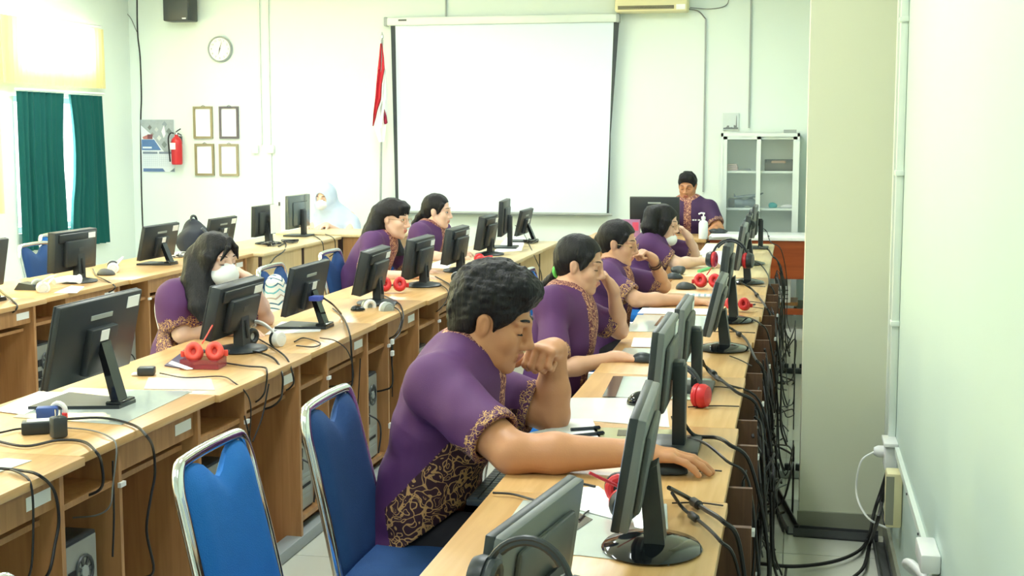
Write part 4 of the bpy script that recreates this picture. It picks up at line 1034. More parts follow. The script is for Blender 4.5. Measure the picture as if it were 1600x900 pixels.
p = atz(1068, 640, DZ); H_('red headset with a black band leaning between two monitors of the right row', (p.x-.03, p.y+.06, DZ+.001), (0, .25, 1.25), cup='red', ring='red', sc=1.05)
p = aty(820, 952, 2.02); H_('large black headset hung over the nearest grey monitor', (p.x, p.y, p.z), (.12, 0, 1.45), ring='black2', R=.072, sc=.98)
p = atz(1106, 452, DZ); folded_headset('red headset on the desk by the striped card', (p.x, p.y, DZ), -.1, 'red', 'black', True)
p = atz(1153, 487, DZ); folded_headset('small red headset behind the tilted monitor', (p.x, p.y, DZ), -.2, 'red', 'black', sc=.8)
H_('black headset arched over the dark backed right row monitor', (-.29, 6.32, .995), (0, .1, 1.35), ring='red', R=.085)
H_('black headset hung on the far right row monitor before the cabinet', (-.30, 9.15, .98), (0, .1, .1), ring='black2', R=.085)
p = atz(320, 572, DZ); folded_headset('coral red headset lying in the clear tray', (p.x, p.y, DZ+.008), .35, 'coral', 'black', True, .95)
p = atz(417, 538, DZ); H_('white headset with black edged cups beside the masked girl\'s monitor', (p.x, p.y, DZ), (0, -.5, 1.2), band='white', cup='white', ring='black', sc=.95)
p = atz(596, 480, DZ); H_('grey and white headset at the foot of the monitor before the long haired girl', (p.x-.02, p.y-.1, DZ), (0, 1.4, .9), band='grey', cup='ltgrey', ring='white')
p = atz(613, 458, DZ); folded_headset('red headset on the desk behind the monitor, by the long haired girl\'s arm', (p.x, p.y, DZ), .35, 'red', 'black')
p = atz(706, 440, DZ); H_('white headset with black cups between two thick middle row monitors', (p.x, p.y, DZ), (0, 1.2, .3), band='white', cup='white', ring='black')
p = atz(742, 408, DZ); H_('small red headset left of the boy\'s hair in the middle row', (p.x, p.y, DZ), (0, 1.3, .3), band='red', cup='red')
p = atz(68, 455, DZ); H_('white headset at the near end of the window row', (p.x-.05, p.y, DZ), (0, .9, .7), band='white', cup='white', ring='ltgrey', mic=(-.02, -.14, .13))
p = atz(170, 424, DZ); H_('white headset with a black cup right of the window row monitor', (p.x, p.y, DZ), (0, .8, .5), band='white', cup='white', ring='black')
# ---------------- sheets, pads and papers on the desks ----------------
def sheet(name, label, cat, px, m, off=.0006, th=.0012, z=.75):
    P = [atz(a, b, z+off) for a, b in px]; c = sum(P, Vector())/len(P)
    o = MB().prism([q-c for q in P], (0, 0, th)).build(name, m, None); o.location = c; tag(o, label, cat); return o
sheet('glass_sheet', 'grey-green glass sheet under the nearest round-footed monitor', 'glass sheet', [(818, 782), (1042, 788), (1046, 884), (905, 868), (758, 862)], M['glassmat'])
sheet('dark_pad', 'dark brown pad under the near left corner of the glass sheet', 'pad', [(764, 860), (792, 816), (856, 820), (842, 864)], M['dkmat'], .002)
sheet('dark_pad', 'dark grey pad with the black headset standing on it', 'pad', [(845, 784), (866, 783), (926, 812), (900, 830), (832, 828)], M['dkmat'], .002)
sheet('paper_slip', 'white slip of paper beside the black headset on the glass', 'paper', [(906, 762), (935, 760), (968, 786), (962, 812), (902, 796)], M['paper'], .0035)
sheet('exam_paper', 'white paper under the boy\'s elbow with two pens on it', 'paper', [(820, 678), (868, 668), (892, 655), (925, 655), (946, 700), (905, 703)], M['paper'])
sheet('glass_sheet', 'pale olive glass sheet right of the boy\'s paper', 'glass sheet', [(925, 668), (1058, 672), (1060, 706), (948, 703)], mat('olive_glass', (196, 192, 150), .1), .0006)
sheet('dark_strip', 'thin dark strip on the olive glass sheet', 'strip', [(966, 672), (1006, 673), (1006, 681), (964, 681)], M['dkmat'], .002)
sheet('desk_protector', 'white plastic sheet beyond the boy\'s paper', 'plastic sheet', [(893, 622), (1040, 622), (1046, 668), (862, 653)], mat('white_glass', (232, 234, 230), .12), .0004)
sheet('glass_sheet', 'grey-green glass sheet left of the black mouse', 'glass sheet', [(966, 588), (1112, 592), (1112, 626), (946, 620)], M['glassmat'], .0022)
sheet('dark_pad', 'dark strip at the left end of the grey-green sheet before the mouse', 'pad', [(941, 620), (958, 588), (974, 588), (962, 620)], M['dkmat'], .004)
sheet('exam_paper', 'white paper in front of the girl with the green hair tie', 'paper', [(990, 528), (1086, 530), (1090, 544), (986, 542)], M['paper'], .002)
sheet('glass_sheet', 'grey-green glass sheet under the hand of the girl with the green hair tie', 'glass sheet', [(976, 544), (1088, 546), (1090, 566), (960, 563)], M['glassmat'])
sheet('exam_paper', 'white paper under the forearm of the girl with bracelets', 'paper', [(1004, 481), (1108, 483), (1110, 492), (996, 490)], M['paper'], .002)
sheet('glass_sheet', 'pale glass sheet on the desk before the tilted monitor', 'glass sheet', [(996, 492), (1110, 494), (1102, 520), (980, 518)], M['glassmat'])
sheet('dark_pad', 'small dark pad on the pale glass before the tilted monitor', 'pad', [(1034, 494), (1056, 494), (1054, 510), (1022, 509)], M['dkmat'], .003)
sheet('exam_paper', 'white papers under the writing hand of the girl with lowered mask', 'paper', [(1090, 392), (1136, 393), (1134, 418), (1112, 417)], M['paper'], .001)
sheet('exam_paper', 'tilted sheet of paper by the elbow of the girl with lowered mask', 'paper', [(1103, 381), (1128, 381), (1112, 397), (1090, 399)], mat('cream_paper', (236, 232, 214), .6), .004)
sheet('paper_sheet', 'white papers on the teacher table right of the man', 'paper', [(1112, 366), (1140, 365), (1142, 370), (1112, 371)], M['paper'], .0, z=.766)
sheet('glass_sheet', 'large pale glass sheet under the largest monitor', 'glass sheet', [(20, 652), (110, 606), (300, 612), (190, 664)], M['glassmat'])
sheet('paper_sheet', 'white paper on the desk left of the largest monitor', 'paper', [(-10, 642), (60, 612), (108, 614), (38, 648)], M['paper'], .0022)
sheet('glass_sheet', 'glass sheet with white glare painted in, between the largest monitor and the coral headset', 'glass sheet', [(232, 590), (330, 592), (336, 610), (225, 608)], mat('white_glare_glass', (236, 236, 230), .1))  # white base colour stands in for glare on the glass
sheet('purple_folder', 'dark purple folder left of the coral headset', 'folder', [(257, 572), (292, 546), (322, 548), (290, 577)], mat('purple_folder_card', (64, 56, 88), .4), .001, .004)
sheet('paper_sheet', 'white papers under the monitor with the blue plug', 'paper', [(414, 523), (440, 503), (505, 507), (500, 518)], M['paper'])
sheet('pink_paper', 'pale pink paper beside the foot of the monitor with the blue plug', 'paper', [(478, 506), (505, 503), (506, 512), (480, 512)], mat('pink_paper', (216, 196, 208), .6), .003)
sheet('paper_sheet', 'white paper on the desk beside the red headset in the middle row', 'paper', [(660, 418), (700, 402), (712, 405), (700, 420)], M['paper'])
sheet('paper_sheet', 'white papers near the tall middle row monitor', 'paper', [(770, 395), (795, 368), (822, 372), (815, 392)], M['paper'])
sheet('glass_sheet', 'pale glass strip at the left photo edge on the middle row', 'glass sheet', [(-20, 745), (50, 720), (10, 716), (-30, 724)], M['glassmat'])
sheet('paper_sheet', 'pale sheet under the window row monitor with the white handset', 'paper', [(84, 458), (112, 446), (132, 448), (120, 458)], M['paper'])
# pens
for (a, b, lab) in (((888, 682), (944, 676), 'black pen nearer the camera on the boy\'s paper'), ((892, 671), (938, 668), 'dark pen beyond the other on the boy\'s paper')):
    A, B = atz(*a, .757), atz(*b, .757); t = thing('pen', lab, 'pen', A); MB().tube([A, A.lerp(B, .75), B], [.005, .005, .0035], 8).build('barrel', M['black'], t, True, True)
    MB().tube([A.lerp(B, .78), A.lerp(B, .8), A.lerp(B, .97)], .006, 8).build('cap', M['gloss'], t, True, True)
A, B = atz(1092, 424, .757), atz(1112, 418, .757); t = thing('marker', 'green marker on the pale desk by the writing girl', 'marker', A); MB().cyl(A, B, .011, 10).build('barrel', mat('green_marker', (120, 210, 140), .4), t, True, True); MB().cyl(B, B+(B-A)*.25, .007, 10).build('tip', M['black'], t, True, True)
# mice
def mouse(label, px, py, rz=0, m='gloss', sc=1.0):
    p = atz(px, py, DZ); r = thing('computer_mouse', label, 'mouse', (p.x, p.y, DZ+.001), rz)
    F = Field((-.075, -.05, -.004), (.075, .05, .06), .0035); F.ell((0, 0, .004), (.056*sc, .031*sc, .032*sc), None, .01); F.ell((-.012, 0, .006), (.042*sc, .031*sc, .034*sc), None, .01); F.plane((0, 0, .0015), (0, 0, -1))
    o = sdf_object('shell', F, M[m], None); o.parent = r
    MB().cyl((.032*sc, -.004, .026*sc), (.032*sc, .004, .026*sc), .007, 12).build('wheel', M['ltgrey'], r, True)
    MB().box(-.02, .05, -.0008, .0008, .028, .034).build('button_gap', M['hole'], r) if False else None
    return r
mouse('black glossy mouse on the white desk sheet by the grey monitors', 1010, 633, 0, 'gloss', 1.1)
mouse('dark mouse under the boy\'s right hand', 1044, 740, 0, 'black', .9)
mouse('black mouse under the hand of the girl with the green hair tie', 1008, 566, 0, 'black', .9)
mouse('grey mouse near the striped card on the right row', 1072, 452, .1, 'black2')
mouse('dark mouse on the pale desk near the lowered-mask girl', 1054, 436, .2, 'black2', .9)
mouse('grey mouse beside the white headset in the window row', 166, 430, .2, 'grey')
mouse('black mouse before the monitor with the grey headset', 560, 486, .2, 'gloss', .6)
# striped card
p = atz(1094, 463, DZ); t = thing('striped_card', 'pale blue and white striped folded card on the right row', 'card', (p.x, p.y, DZ+.001), .05)
MB().box(-.075, .075, -.055, .055, 0, .006).build('card_base', M['white'], t)
for k in range(5): MB().box(-.07+k*.03, -.058+k*.03, -.056, .056, .0061, .0075).build('stripe', mat('blue_grey_stripe', (140, 170, 190), .5), t)
# keyboard and tray near the boy
t = thing('keyboard', 'black keyboard on the pulled-out tray below the boy\'s elbow', 'keyboard', (-.77, 3.70, .614))
K_ = MB().rbox(-.075, .075, -.21, .19, 0, .018, .004).build('keyboard_body', M['black'], t, True)
me_ = None
for i in range(5):
    for j in range(15):
        if me_ is None: o = MB().prism([(-.011, -.011, 0), (.011, -.011, 0), (.011, .011, 0), (-.011, .011, 0)], (0, 0, .005)).build('key', M['black2'], t); me_ = o.data
        else: o = bpy.data.objects.new('key', me_); COL.objects.link(o); o.parent = t
        o.location = (-.055+i*.026, -.195+j*.026, .018)
# power adapter and clutter at left
p = atz(66, 676, DZ); t = thing('power_adapter', 'black power adapter block at the near left of the middle row', 'adapter', (p.x, p.y, DZ), .5)
MB().rbox(-.055, .055, -.028, .028, .001, .036, .004).build('block', M['black'], t, True); MB().box(-.04, .04, -.02, .02, .036, .038).build('white_label', M['label'], t)
p = atz(92, 684, DZ); t = thing('wall_plug', 'dark grey plug standing beside the power adapter', 'plug', (p.x, p.y, DZ), .9)
MB().rbox(-.022, .022, -.018, .018, .001, .062, .008).build('plug_body', M['black2'], t, True); MB().cyl((-.006, 0, .06), (-.006, 0, .082), .003).build('pin', M['chrome'], t); MB().cyl((.008, 0, .06), (.008, 0, .08), .003).build('pin', M['chrome'], t)
p = atz(66, 662, DZ); t = thing('plug_adapter', 'small blue box behind the power adapter', 'box', (p.x, p.y+.03, DZ), .4); MB().rbox(-.03, .03, -.02, .02, .001, .045, .003).build('box_body', mat('blue_box', (60, 90, 160), .5), t, True)
p = atz(84, 660, DZ); t = thing('tape_roll', 'white and red roll behind the power adapter', 'roll', (p.x, p.y+.03, DZ+.03)); MB().tube([(.022*math.cos(a), 0, .022*math.sin(a)) for a in np.linspace(0, 2*PI, 15)[:-1]], .008, 8, close=True).build('roll_body', M['white'], t, True); MB().rbox(.012, .034, -.02, -.006, -.028, -.004, .003).build('red_part', M['red'], t, True)
p = atz(229, 586, DZ); t = thing('card_reader', 'small dark device with a white strip right of the largest monitor', 'device', (p.x, p.y, DZ), .3)
MB().rbox(-.03, .03, -.025, .025, .001, .03, .006).build('device_body', M['black2'], t, True); MB().rbox(-.05, -.02, -.02, .02, .001, .008, .002).build('white_strip', M['white'], t, True)
# clear tray with coral headset
p = atz(318, 574, DZ); t = thing('clear_tray', 'clear reddish plastic tray with a white paper on the middle row', 'tray', (p.x, p.y, DZ), .1)
cp = mat('clear_reddish_plastic', (170, 70, 84), .1, alpha=.45)
MB().box(-.07, .07, -.05, .05, .001, .004).build('tray_base', cp, t)
for q in ((-.07, .07, -.052, -.05), (-.07, .07, .05, .052), (-.072, -.07, -.05, .05), (.07, .072, -.05, .05)): MB().box(q[0], q[1], q[2], q[3], .001, .035).build('tray_wall', cp, t)
MB().prism([(-.10, -.056, .03), (-.02, -.06, .004), (-.04, -.068, .002), (-.11, -.06, .022)], (0, .002, .002)).build('torn_label', M['paper'], t)
# white handset near L1
A, B = atz(84, 440, .79), atz(124, 436, .79)
t = thing('white_handset', 'white rounded handset lying under the window row monitor', 'handset', (A.x, A.y, .75)); MB().tube(spl([A, A.lerp(B, .5)+Vector((0, 0, .008)), B], 5), [.018]*6+[.02]*4+[.028], 12).build('handset_body', M['white'], t, True, True)
p = atz(50, 452, DZ); t = thing('dark_stand', 'dark wedge-shaped stand at the near end of the window row', 'stand', (p.x, p.y, DZ)); MB().prism([(-.08, -.05, 0), (.06, -.05, 0), (.03, -.05, .03), (-.05, -.05, .04)], (0, .09, 0)).build('wedge', M['black2'], t)
# clutter near L2, L4
def clutter(label, px, py, seed, n=4, sz=.03):
    rs = random.Random(seed); p = atz(px, py, DZ)
    t = thing('cable_pile', label, 'cables', (p.x, p.y, DZ))
    for k in range(n):
        a = rs.uniform(0, 6); pts = [Vector((rs.uniform(-sz, sz)*2, rs.uniform(-sz, sz)*3, rs.uniform(.004, .03))) for _ in range(7)]
        MB().tube(spl(pts, 4), .004, 6).build('cable_loop', M['cable'] if k % 2 else M['greycable'], t, True)
clutter('loose cables at the foot of the rounded monitor with paper', 425, 384, 1); clutter('loose dark things beside the labelled window row monitor', 285, 402, 2)
clutter('loose cables at the foot of the last middle row monitor', 828, 380, 3); clutter('loose cables by the woman\'s monitor in the window row', 452, 380, 4)
# paper stacks near L2
p = atz(290, 400, DZ); t = thing('paper_pile', 'pile of papers beside the labelled window row monitor', 'papers', (p.x, p.y, DZ), .2)
for k in range(3): MB().box(-.10+.01*k, .10, -.12, .12-.01*k, .001+.008*k, .008+.008*k).build('paper_bundle', M['paper'], t)
# sanitizer bottle
p = atz(1098, 374, .745); t = thing('sanitizer_bottle', 'white pump bottle of hand sanitizer before the teacher', 'bottle', (p.x, p.y+.05, .746))
bw = mat('translucent_white_bottle', (240, 243, 246), .3)
MB().lathe([(.036, 0), (.038, .005), (.038, .125), (.032, .142), (.015, .152), (.015, .165)], n=20).build('bottle_body', bw, t, True)
MB().lathe([(.018, 0), (.018, .02), (.006, .024), (.006, .045)], (0, 0, .162), 14).build('pump_collar', M['white'], t, True)
MB().tube([(.012, 0, .208), (-.02, 0, .212), (-.04, 0, .202)], .007, 8).build('pump_spout', M['white'], t, True)
# pink object and dark bag on teacher table, pink box left
p = aty(986, 345, 11.6); t = thing('pink_box', 'purple and pink printed box on the side table left of the teacher monitor', 'box', (-1.40, 11.5, .746))
a = aty(980, 343, 11.5); b = aty(1000, 360, 11.5)
MB().box(a.x-.1, b.x, 11.47, 11.53, .746, a.z).build('box_body', mat('mauve_card', (170, 120, 160), .5), t, world=True); MB().box(b.x-.06, b.x-.01, 11.468, 11.4705, .80, a.z-.02).build('pink_print', mat('pink_print', (214, 80, 110), .5), t, world=True)
p = aty(1125, 366, 11.75); lump('dark_cloth', 'dark crumpled cloth lying by the teacher\'s elbow', 'cloth', (p.x, 11.8, .766), (.10, .06, .025), M['black2'], 9)
p = atz(1142, 386, DZ); lump('pink_tissue', 'small pink crumpled tissue on the far right row desk', 'tissue', (p.x, p.y, DZ), (.03, .03, .03), mat('pink_tissue', (236, 140, 150), .8), 10, n=4)
p = atz(1051, 430, .752); lump('grey_pouch', 'grey striped pouch between the bracelet girl and the writing girl', 'pouch', (p.x+.02, p.y+.08, DZ), (.06, .05, .03), M['black2'], 12, n=4)
# backpack in window row
c = atz(298, 398, DZ); F = Field((c.x-.2, c.y-.3, .74), (c.x+.2, c.y+.35, 1.1), .008)
t = thing('backpack', 'dark backpack slumped on the window row desk behind the masked girl', 'backpack', (c.x, c.y+.1, DZ))
cy = c.y+.12
F.cap((c.x-.02, cy-.08, .84), (c.x-.02, cy+.10, .84), .10, .10, .04); F.cap((c.x-.02, cy, .85), (c.x-.04, cy+.03, .93), .11, .07, .05); F.noise(.006, 30, 3, 6); F.plane((0, 0, .7515), (0, 0, -1))
sdf_object('bag_body', F, mat('backpack_cloth', (40, 46, 58), .8, var=.15), t)
MB().tube(spl([(c.x-.04, cy-.02, .98), (c.x-.04, cy+.0, 1.015), (c.x-.04, cy+.06, 1.01), (c.x-.04, cy+.09, .96)], 5), .009, 8).build('top_handle', M['black'], t, True, True)
MB().tube(spl([(c.x+.08, cy-.10, .94), (c.x+.115, cy-.06, .88), (c.x+.10, cy-.08, .79)], 5), .010, 8).build('shoulder_strap', mat('strap_grey', (100, 110, 120), .7), t, True, True)
# zigzag bag
def zigzag():
    m, nt, b = newmat('zigzag_print'); tc = nt.nodes.new('ShaderNodeTexCoord'); sp = nt.nodes.new('ShaderNodeSeparateXYZ'); nt.links.new(tc.outputs['Object'], sp.inputs[0])
    def mth(op, a, b_=None):
        n = nt.nodes.new('ShaderNodeMath'); n.operation = op
        for i, v in enumerate((a, b_)):
            if v is None: continue
            if isinstance(v, (int, float)): n.inputs[i].default_value = v
            else: nt.links.new(v, n.inputs[i])
        return n.outputs[0]
    pp = mth('PINGPONG', mth('MULTIPLY', sp.outputs[1], 1.0), .028)
    v = mth('FRACT', mth('MULTIPLY', mth('ADD', sp.outputs[2], mth('MULTIPLY', pp, .75)), 34.0))
    ln_ = mth('LESS_THAN', v, .28)
    r = nt.nodes.new('ShaderNodeValToRGB'); r.color_ramp.interpolation = 'CONSTANT'
    r.color_ramp.elements[0].color = sRGB((70, 110, 130)); r.color_ramp.elements[1].color = sRGB((190, 170, 150)); r.color_ramp.elements[1].position = .45
    e = r.color_ramp.elements.new(.7); e.color = sRGB((110, 180, 190))
    nt.links.new(mth('FRACT', mth('MULTIPLY', sp.outputs[2], 7.0)), r.inputs[0])
    mx = nt.nodes.new('ShaderNodeMix'); mx.data_type = 'RGBA'; mx.inputs[6].default_value = sRGB((232, 232, 222)); nt.links.new(r.outputs[0], mx.inputs[7]); nt.links.new(ln_, mx.inputs[0])
    nt.links.new(mx.outputs[2], b.inputs['Base Color']); b.inputs['Roughness'].default_value = .8; return m
c = aty(446, 468, 6.86); F = Field((c.x-.16, c.y-.3, c.z-.35), (c.x+.2, c.y+.3, c.z+.3), .008)
t = thing('zigzag_bag', 'white bag with blue and brown zigzag print on a middle row chair', 'bag', (c.x, c.y, c.z-.2))
F.cap((c.x-.02, c.y-.07, c.z-.14), (c.x-.03, c.y-.06, c.z+.08), .10, .055, .03, (0, 1, 0), 1.2); F.cap((c.x-.02, c.y+.08, c.z-.14), (c.x-.02, c.y+.04, c.z+.02), .10, .05, .05); F.noise(.005, 30, 7, 5)
sdf_object('bag_body', F, zigzag(), t)
# ---------------- right wall fittings ----------------
def onr(px, py, off=.0): return atx(px, py, XR-off)
t = thing('wall_conduit', 'vertical white conduit in the corner between pillar and right wall', 'conduit', (XR-.02, 5.80, .42))
a, b = onr(1389, 700, .014), onr(1422, 5, .014)
yv = 5.20
MB().rbox(XR-.028, XR-.001, yv-.02, yv+.02, .42, 3.19, .003).build('conduit_channel', M['trunk'], t, True, True)
MB().rbox(XR-.03, XR, yv+.10, yv+.16, .40, 3.19, .002).build('conduit_channel', M['trunk'], t, True, True)
MB().box(XR-.004, XR-.001, yv+.06, yv+.085, .42, 3.19).build('shadow_gap_strip', M['base'], t, world=True)
for zz in (.9, 1.45, 2.0, 2.55): MB().rbox(XR-.032, XR, yv-.03, yv+.03, zz, zz+.02, .003).build('clip', M['trunk'], t, True, True)
A, B = atx(1398, 704, XR-.015), atx(1450, 884, XR-.015)
t = thing('wall_conduit', 'sloping white cable trunking low on the right wall', 'conduit', (A.x, A.y, A.z)); d = (B-A).normalized(); nrm = Vector((0, d.z, -d.y))
B2 = A+(B-A)*1.6
MB().prism([A+nrm*.013-Vector((.0, 0, 0)), A-nrm*.013, B2-nrm*.013, B2+nrm*.013], (.0145, 0, 0)).build('trunking_body', M['trunk'], t, world=True)
for k in (.45, .78):
    q = A.lerp(B, k); MB().lathe([(.004, 0), (.004, -.004)], (XR-.0155, q.y, q.z), 8, 'X').build('screw', M['drk_metal'], t, world=True)
q = atx(1392, 712, XR-.02); t = thing('wall_socket', 'white socket box where the conduit meets the sloping trunking', 'socket', (q.x, q.y, q.z))
MB().rbox(XR-.045, XR, q.y-.05, q.y+.06, q.z-.045, q.z+.045, .006).build('socket_body', M['white'], t, True, True); MB().rbox(XR-.05, XR, q.y-.07, q.y+.08, q.z+.045, q.z+.06, .003).build('top_plate', M['white'], t, True, True)
MB().lathe([(.022, 0), (.022, -.02), (.014, -.035)], (XR-.045, q.y+.02, q.z+.01), 16, 'X').build('plug', M['white'], t, True, True)
q2 = atx(1395, 780, XR-.03); t = thing('junction_box', 'beige junction box hanging below the wall socket', 'junction box', (q2.x, q2.y, q2.z)); MB().rbox(XR-.055, XR-.002, q2.y-.045, q2.y+.05, q2.z-.09, q2.z+.10, .006).build('box_body', M['cream'], t, True, True)
MB().box(XR-.057, XR-.03, q2.y-.046, q2.y-.044, q2.z-.08, q2.z+.09).build('lid_seam', M['base'], t, world=True)
q3 = atx(1452, 868, XR-.02); t = thing('trunking_joint', 'white joint box on the sloping trunking at the bottom of the right wall', 'joint box', (q3.x, q3.y, q3.z)); MB().rbox(XR-.05, XR, q3.y-.10, q3.y+.07, q3.z-.02, q3.z+.03, .006).build('joint_body', M['white'], t, True, True)
q4 = atx(1425, 893, XR-.05); t = thing('white_pipe_loop', 'coil of white tube hanging at the bottom right wall', 'tube', (q4.x, q4.y, q4.z)); MB().tube(spl([q4+Vector((.04, .05, -.04)), q4+Vector((-.01, .06, .0)), q4+Vector((0, 0, .02)), q4+Vector((.03, -.08, .0)), q4+Vector((.03, -.12, -.06))], 6), .012, 10).build('tube_body', M['white'], t, True, True)
cable([(XR-.075, q.y+.02, q.z+.01), aty(1345, 722, q.y), aty(1338, 770, q.y), aty(1355, 808, q.y-.1), aty(1385, 824, q.y-.1), (XR-.03, q2.y, q2.z-.09)], 'thin white cable looping from the wall socket plug', .004, M['white'])
for k, pts in enumerate(([(1386, 738), (1376, 770), (1366, 800), (1357, 840), (1340, 862), (1300, 878), (1240, 885), (1180, 880)], [(1390, 742), (1378, 785), (1372, 812), (1359, 850), (1350, 885), (1330, 905)])):
    P = [atx(*pts[0], XR-.03), atx(*pts[1], XR-.05), atx(*pts[2], XR-.07)]+[atz(a, b, .02) for a, b in pts[3:]]
    cable(P, ['black cable from the junction box sweeping left across the floor', 'black cable from the junction box dropping to the floor tiles'][k], .007)
cable([atx(1384, 745, XR-.03), atx(1376, 780, XR-.04), atx(1383, 820, XR-.03)], 'short black cable hanging beside the beige junction box', .006)
# floor channels around the pillar
def channel(pts, label, hgt=.05, wdt=.05):
    t = thing('floor_channel', label, 'cable channel', (pts[0][0], pts[0][1], 0))
    for (x0, y0), (x1, y1) in zip(pts, pts[1:]):
        d = Vector((x1-x0, y1-y0, 0)).normalized(); n = Vector((-d.y, d.x, 0))*wdt/2; a = Vector((x0, y0, .001)); b = Vector((x1, y1, .001))
        MB().prism([a-n, b-n, b+n, a+n], (0, 0, .006)).build('channel_base', M['drk_metal'], t, world=True)
        MB().prism([a-n, b-n, b-n*.82, a-n*.82], (0, 0, hgt)).build('channel_wall', M['drk_metal'], t, world=True)
        MB().prism([a+n*.82, b+n*.82, b+n, a+n], (0, 0, hgt)).build('channel_wall', M['drk_metal'], t, world=True)
c1_, c2_, c3_ = atz(1206, 770, 0), atz(1240, 836, 0), atz(1372, 846, 0)
channel([(c1_.x, c1_.y), (c2_.x, c2_.y), (c3_.x, c3_.y)], 'dark steel cable channel bent around the foot of the pillar', .035)
channel([(XR-.035, 5.45), (XR-.035, 3.7)], 'grey cable channel on the floor along the right wall', .03, .045)
# power strips on floor
for i, (px, py, L_) in enumerate(((1232, 583, .22), (1215, 745, .20))):
    p = atz(px, py, 0); t = thing('power_strip', ['black power strip with plugs on the right aisle floor', 'grey power block with plugs at the foot of the pillar'][i], 'power strip', (p.x, p.y, .001))
    MB().rbox(-L_/2, L_/2, -.028, .028, 0, .035, .005).build('strip_body', M['black'] if i == 0 else M['ltgrey'], t, True)
    for k in range(4): MB().rbox(-L_/2+.03+k*.05, -L_/2+.06+k*.05, -.015, .015, .035, .065, .005).build('plug', M['black'], t, True)
t = thing('floor_board', 'flat red board on the floor under the middle row', 'board', (-1.99, 4.98, 0)); MB().rbox(-.10, .06, -.45, .22, .001, .012, .004).build('board_body', mat('red_floor_board', (170, 84, 66), .6), t, True)
t = thing('floor_channel', 'grey floor trunking running along the middle row aisle', 'cable channel', (-1.88, 4.8, 0)); MB().rbox(-.035, .035, -1.5, 3.0, .001, .05, .008).build('channel_body', mat('grey_trunking', (150, 158, 160), .4), t, True)
# ---------------- cables ----------------
def desk_cable(desk, drop, label, x=-1.83, r=.0042, m=None, z0=.758):
    P = [atz(a, b, z0) for a, b in desk]+[atx(a, b, x) for a, b in drop]
    if drop:
        L = P[-1]; P += [Vector((L.x-.05, L.y+.02, L.z-.035)), Vector((L.x-.13, L.y+.03, L.z-.05))]
    cable(P, label, r, m)
desk_cable([(100, 655), (160, 653), (208, 664), (228, 680)], [(239, 700), (242, 740), (235, 780), (229, 830), (240, 890)], 'black cable from the plug dropping past the front blue chair')
desk_cable([(-10, 688), (40, 697), (90, 688), (130, 690), (150, 706)], [(158, 722), (160, 758)], 'black cable curving over the near middle row desk edge')
desk_cable([(-10, 731), (30, 735), (60, 742)], [(84, 766), (92, 810), (86, 850), (76, 895)], 'black cable arching over the desk at the left photo edge')
desk_cable([(15, 733), (36, 742)], [(49, 760), (52, 820), (47, 895)], 'thin black cable hanging straight at the left photo edge', r=.003)
desk_cable([(100, 668), (140, 672), (170, 682)], [(182, 700), (176, 760), (172, 790)], 'thin grey-brown cable beside the power adapter', r=.0025, m=M['greycable'])
desk_cable([(0, 676), (30, 670), (48, 672)], [], 'cord entering the power adapter from the left', r=.003)
desk_cable([(375, 548), (405, 551), (430, 562)], [(441, 585), (441, 610), (437, 625)], 'black cable from the masked girl\'s monitor over the desk edge')
desk_cable([(345, 566), (385, 572), (412, 574)], [(417, 580), (416, 600), (411, 618)], 'short black cable below the oval monitor foot', r=.0035)
desk_cable([(405, 530), (430, 545), (448, 560)], [(456, 580), (458, 600)], 'black cable from the white headset over the desk edge', r=.0035)
desk_cable([(250, 583), (290, 590), (345, 588), (365, 597)], [(385, 615), (392, 640), (388, 700), (382, 760)], 'long thin cable running past the coral headset and down', r=.0025)
desk_cable([(520, 482), (535, 495)], [(546, 520), (549, 550), (550, 600)], 'black cable below the blue plug dropping over the desk edge')
desk_cable([(460, 534), (475, 528), (500, 536), (490, 542), (463, 540)], [], 'looped thin cable on the desk near the blue plug monitor', r=.003)
desk_cable([(500, 528), (525, 533)], [(545, 552), (552, 590)], 'thin cable behind the looped one on the middle row', r=.0025)
desk_cable([(600, 462), (620, 472), (627, 480)], [(630, 495), (624, 520), (613, 535), (612, 560), (613, 600)], 'black cable with white clips hanging before the fifth middle desk')
desk_cable([(590, 478), (615, 480), (625, 488)], [(627, 500), (620, 520)], 'second cable from the monitor before the long haired girl', r=.003)
desk_cable([(680, 432), (695, 440), (703, 446)], [(705, 456), (703, 470)], 'cable over the desk edge left of the boy\'s hair', r=.004)
desk_cable([(675, 440), (690, 446)], [(700, 455), (698, 468), (690, 480)], 'second cable over the desk edge left of the boy\'s hair', r=.003)
desk_cable([(805, 352), (815, 360), (822, 372)], [(835, 400), (845, 425), (846, 445)], 'thin cable from the tall monitor down the pale desk front', r=.0035)
desk_cable([(435, 385), (446, 380)], [(444, 392), (430, 402), (422, 412)], 'cables dropping behind the rounded monitor in the window row', x=-3.72, r=.005)
desk_cable([(487, 362), (505, 365)], [(521, 372), (524, 385), (522, 395)], 'cable from the woman\'s monitor arching down the pale desk', x=-3.72, r=.004)
desk_cable([(485, 366), (497, 372)], [(504, 380), (505, 396)], 'second cable below the woman\'s monitor', x=-3.72, r=.004)
desk_cable([(145, 420), (150, 430), (165, 438)], [(180, 448)], 'cable from the window row monitor by the blue chairs', x=-3.80, r=.004)
desk_cable([(-5, 448), (8, 460), (20, 470)], [(27, 480)], 'cable over the window row desk at the left photo edge', x=-3.80, r=.005)
# blue vga plug
A = atx(496, 466, -2.03); B = atx(514, 471, -2.02); t = thing('video_plug', 'blue video connector at the back of the thin middle row monitor', 'connector', A); MB().rbox(-.03, .02, -.03, .03, -.01, .01, .003).build('plug_body', mat('blue_plug', (70, 90, 190), .4), t, True)
cable([A+Vector((.02, .02, 0)), atx(520, 476, -1.98), atz(533, 490, .77)], 'black lead behind the blue connector', .0045)
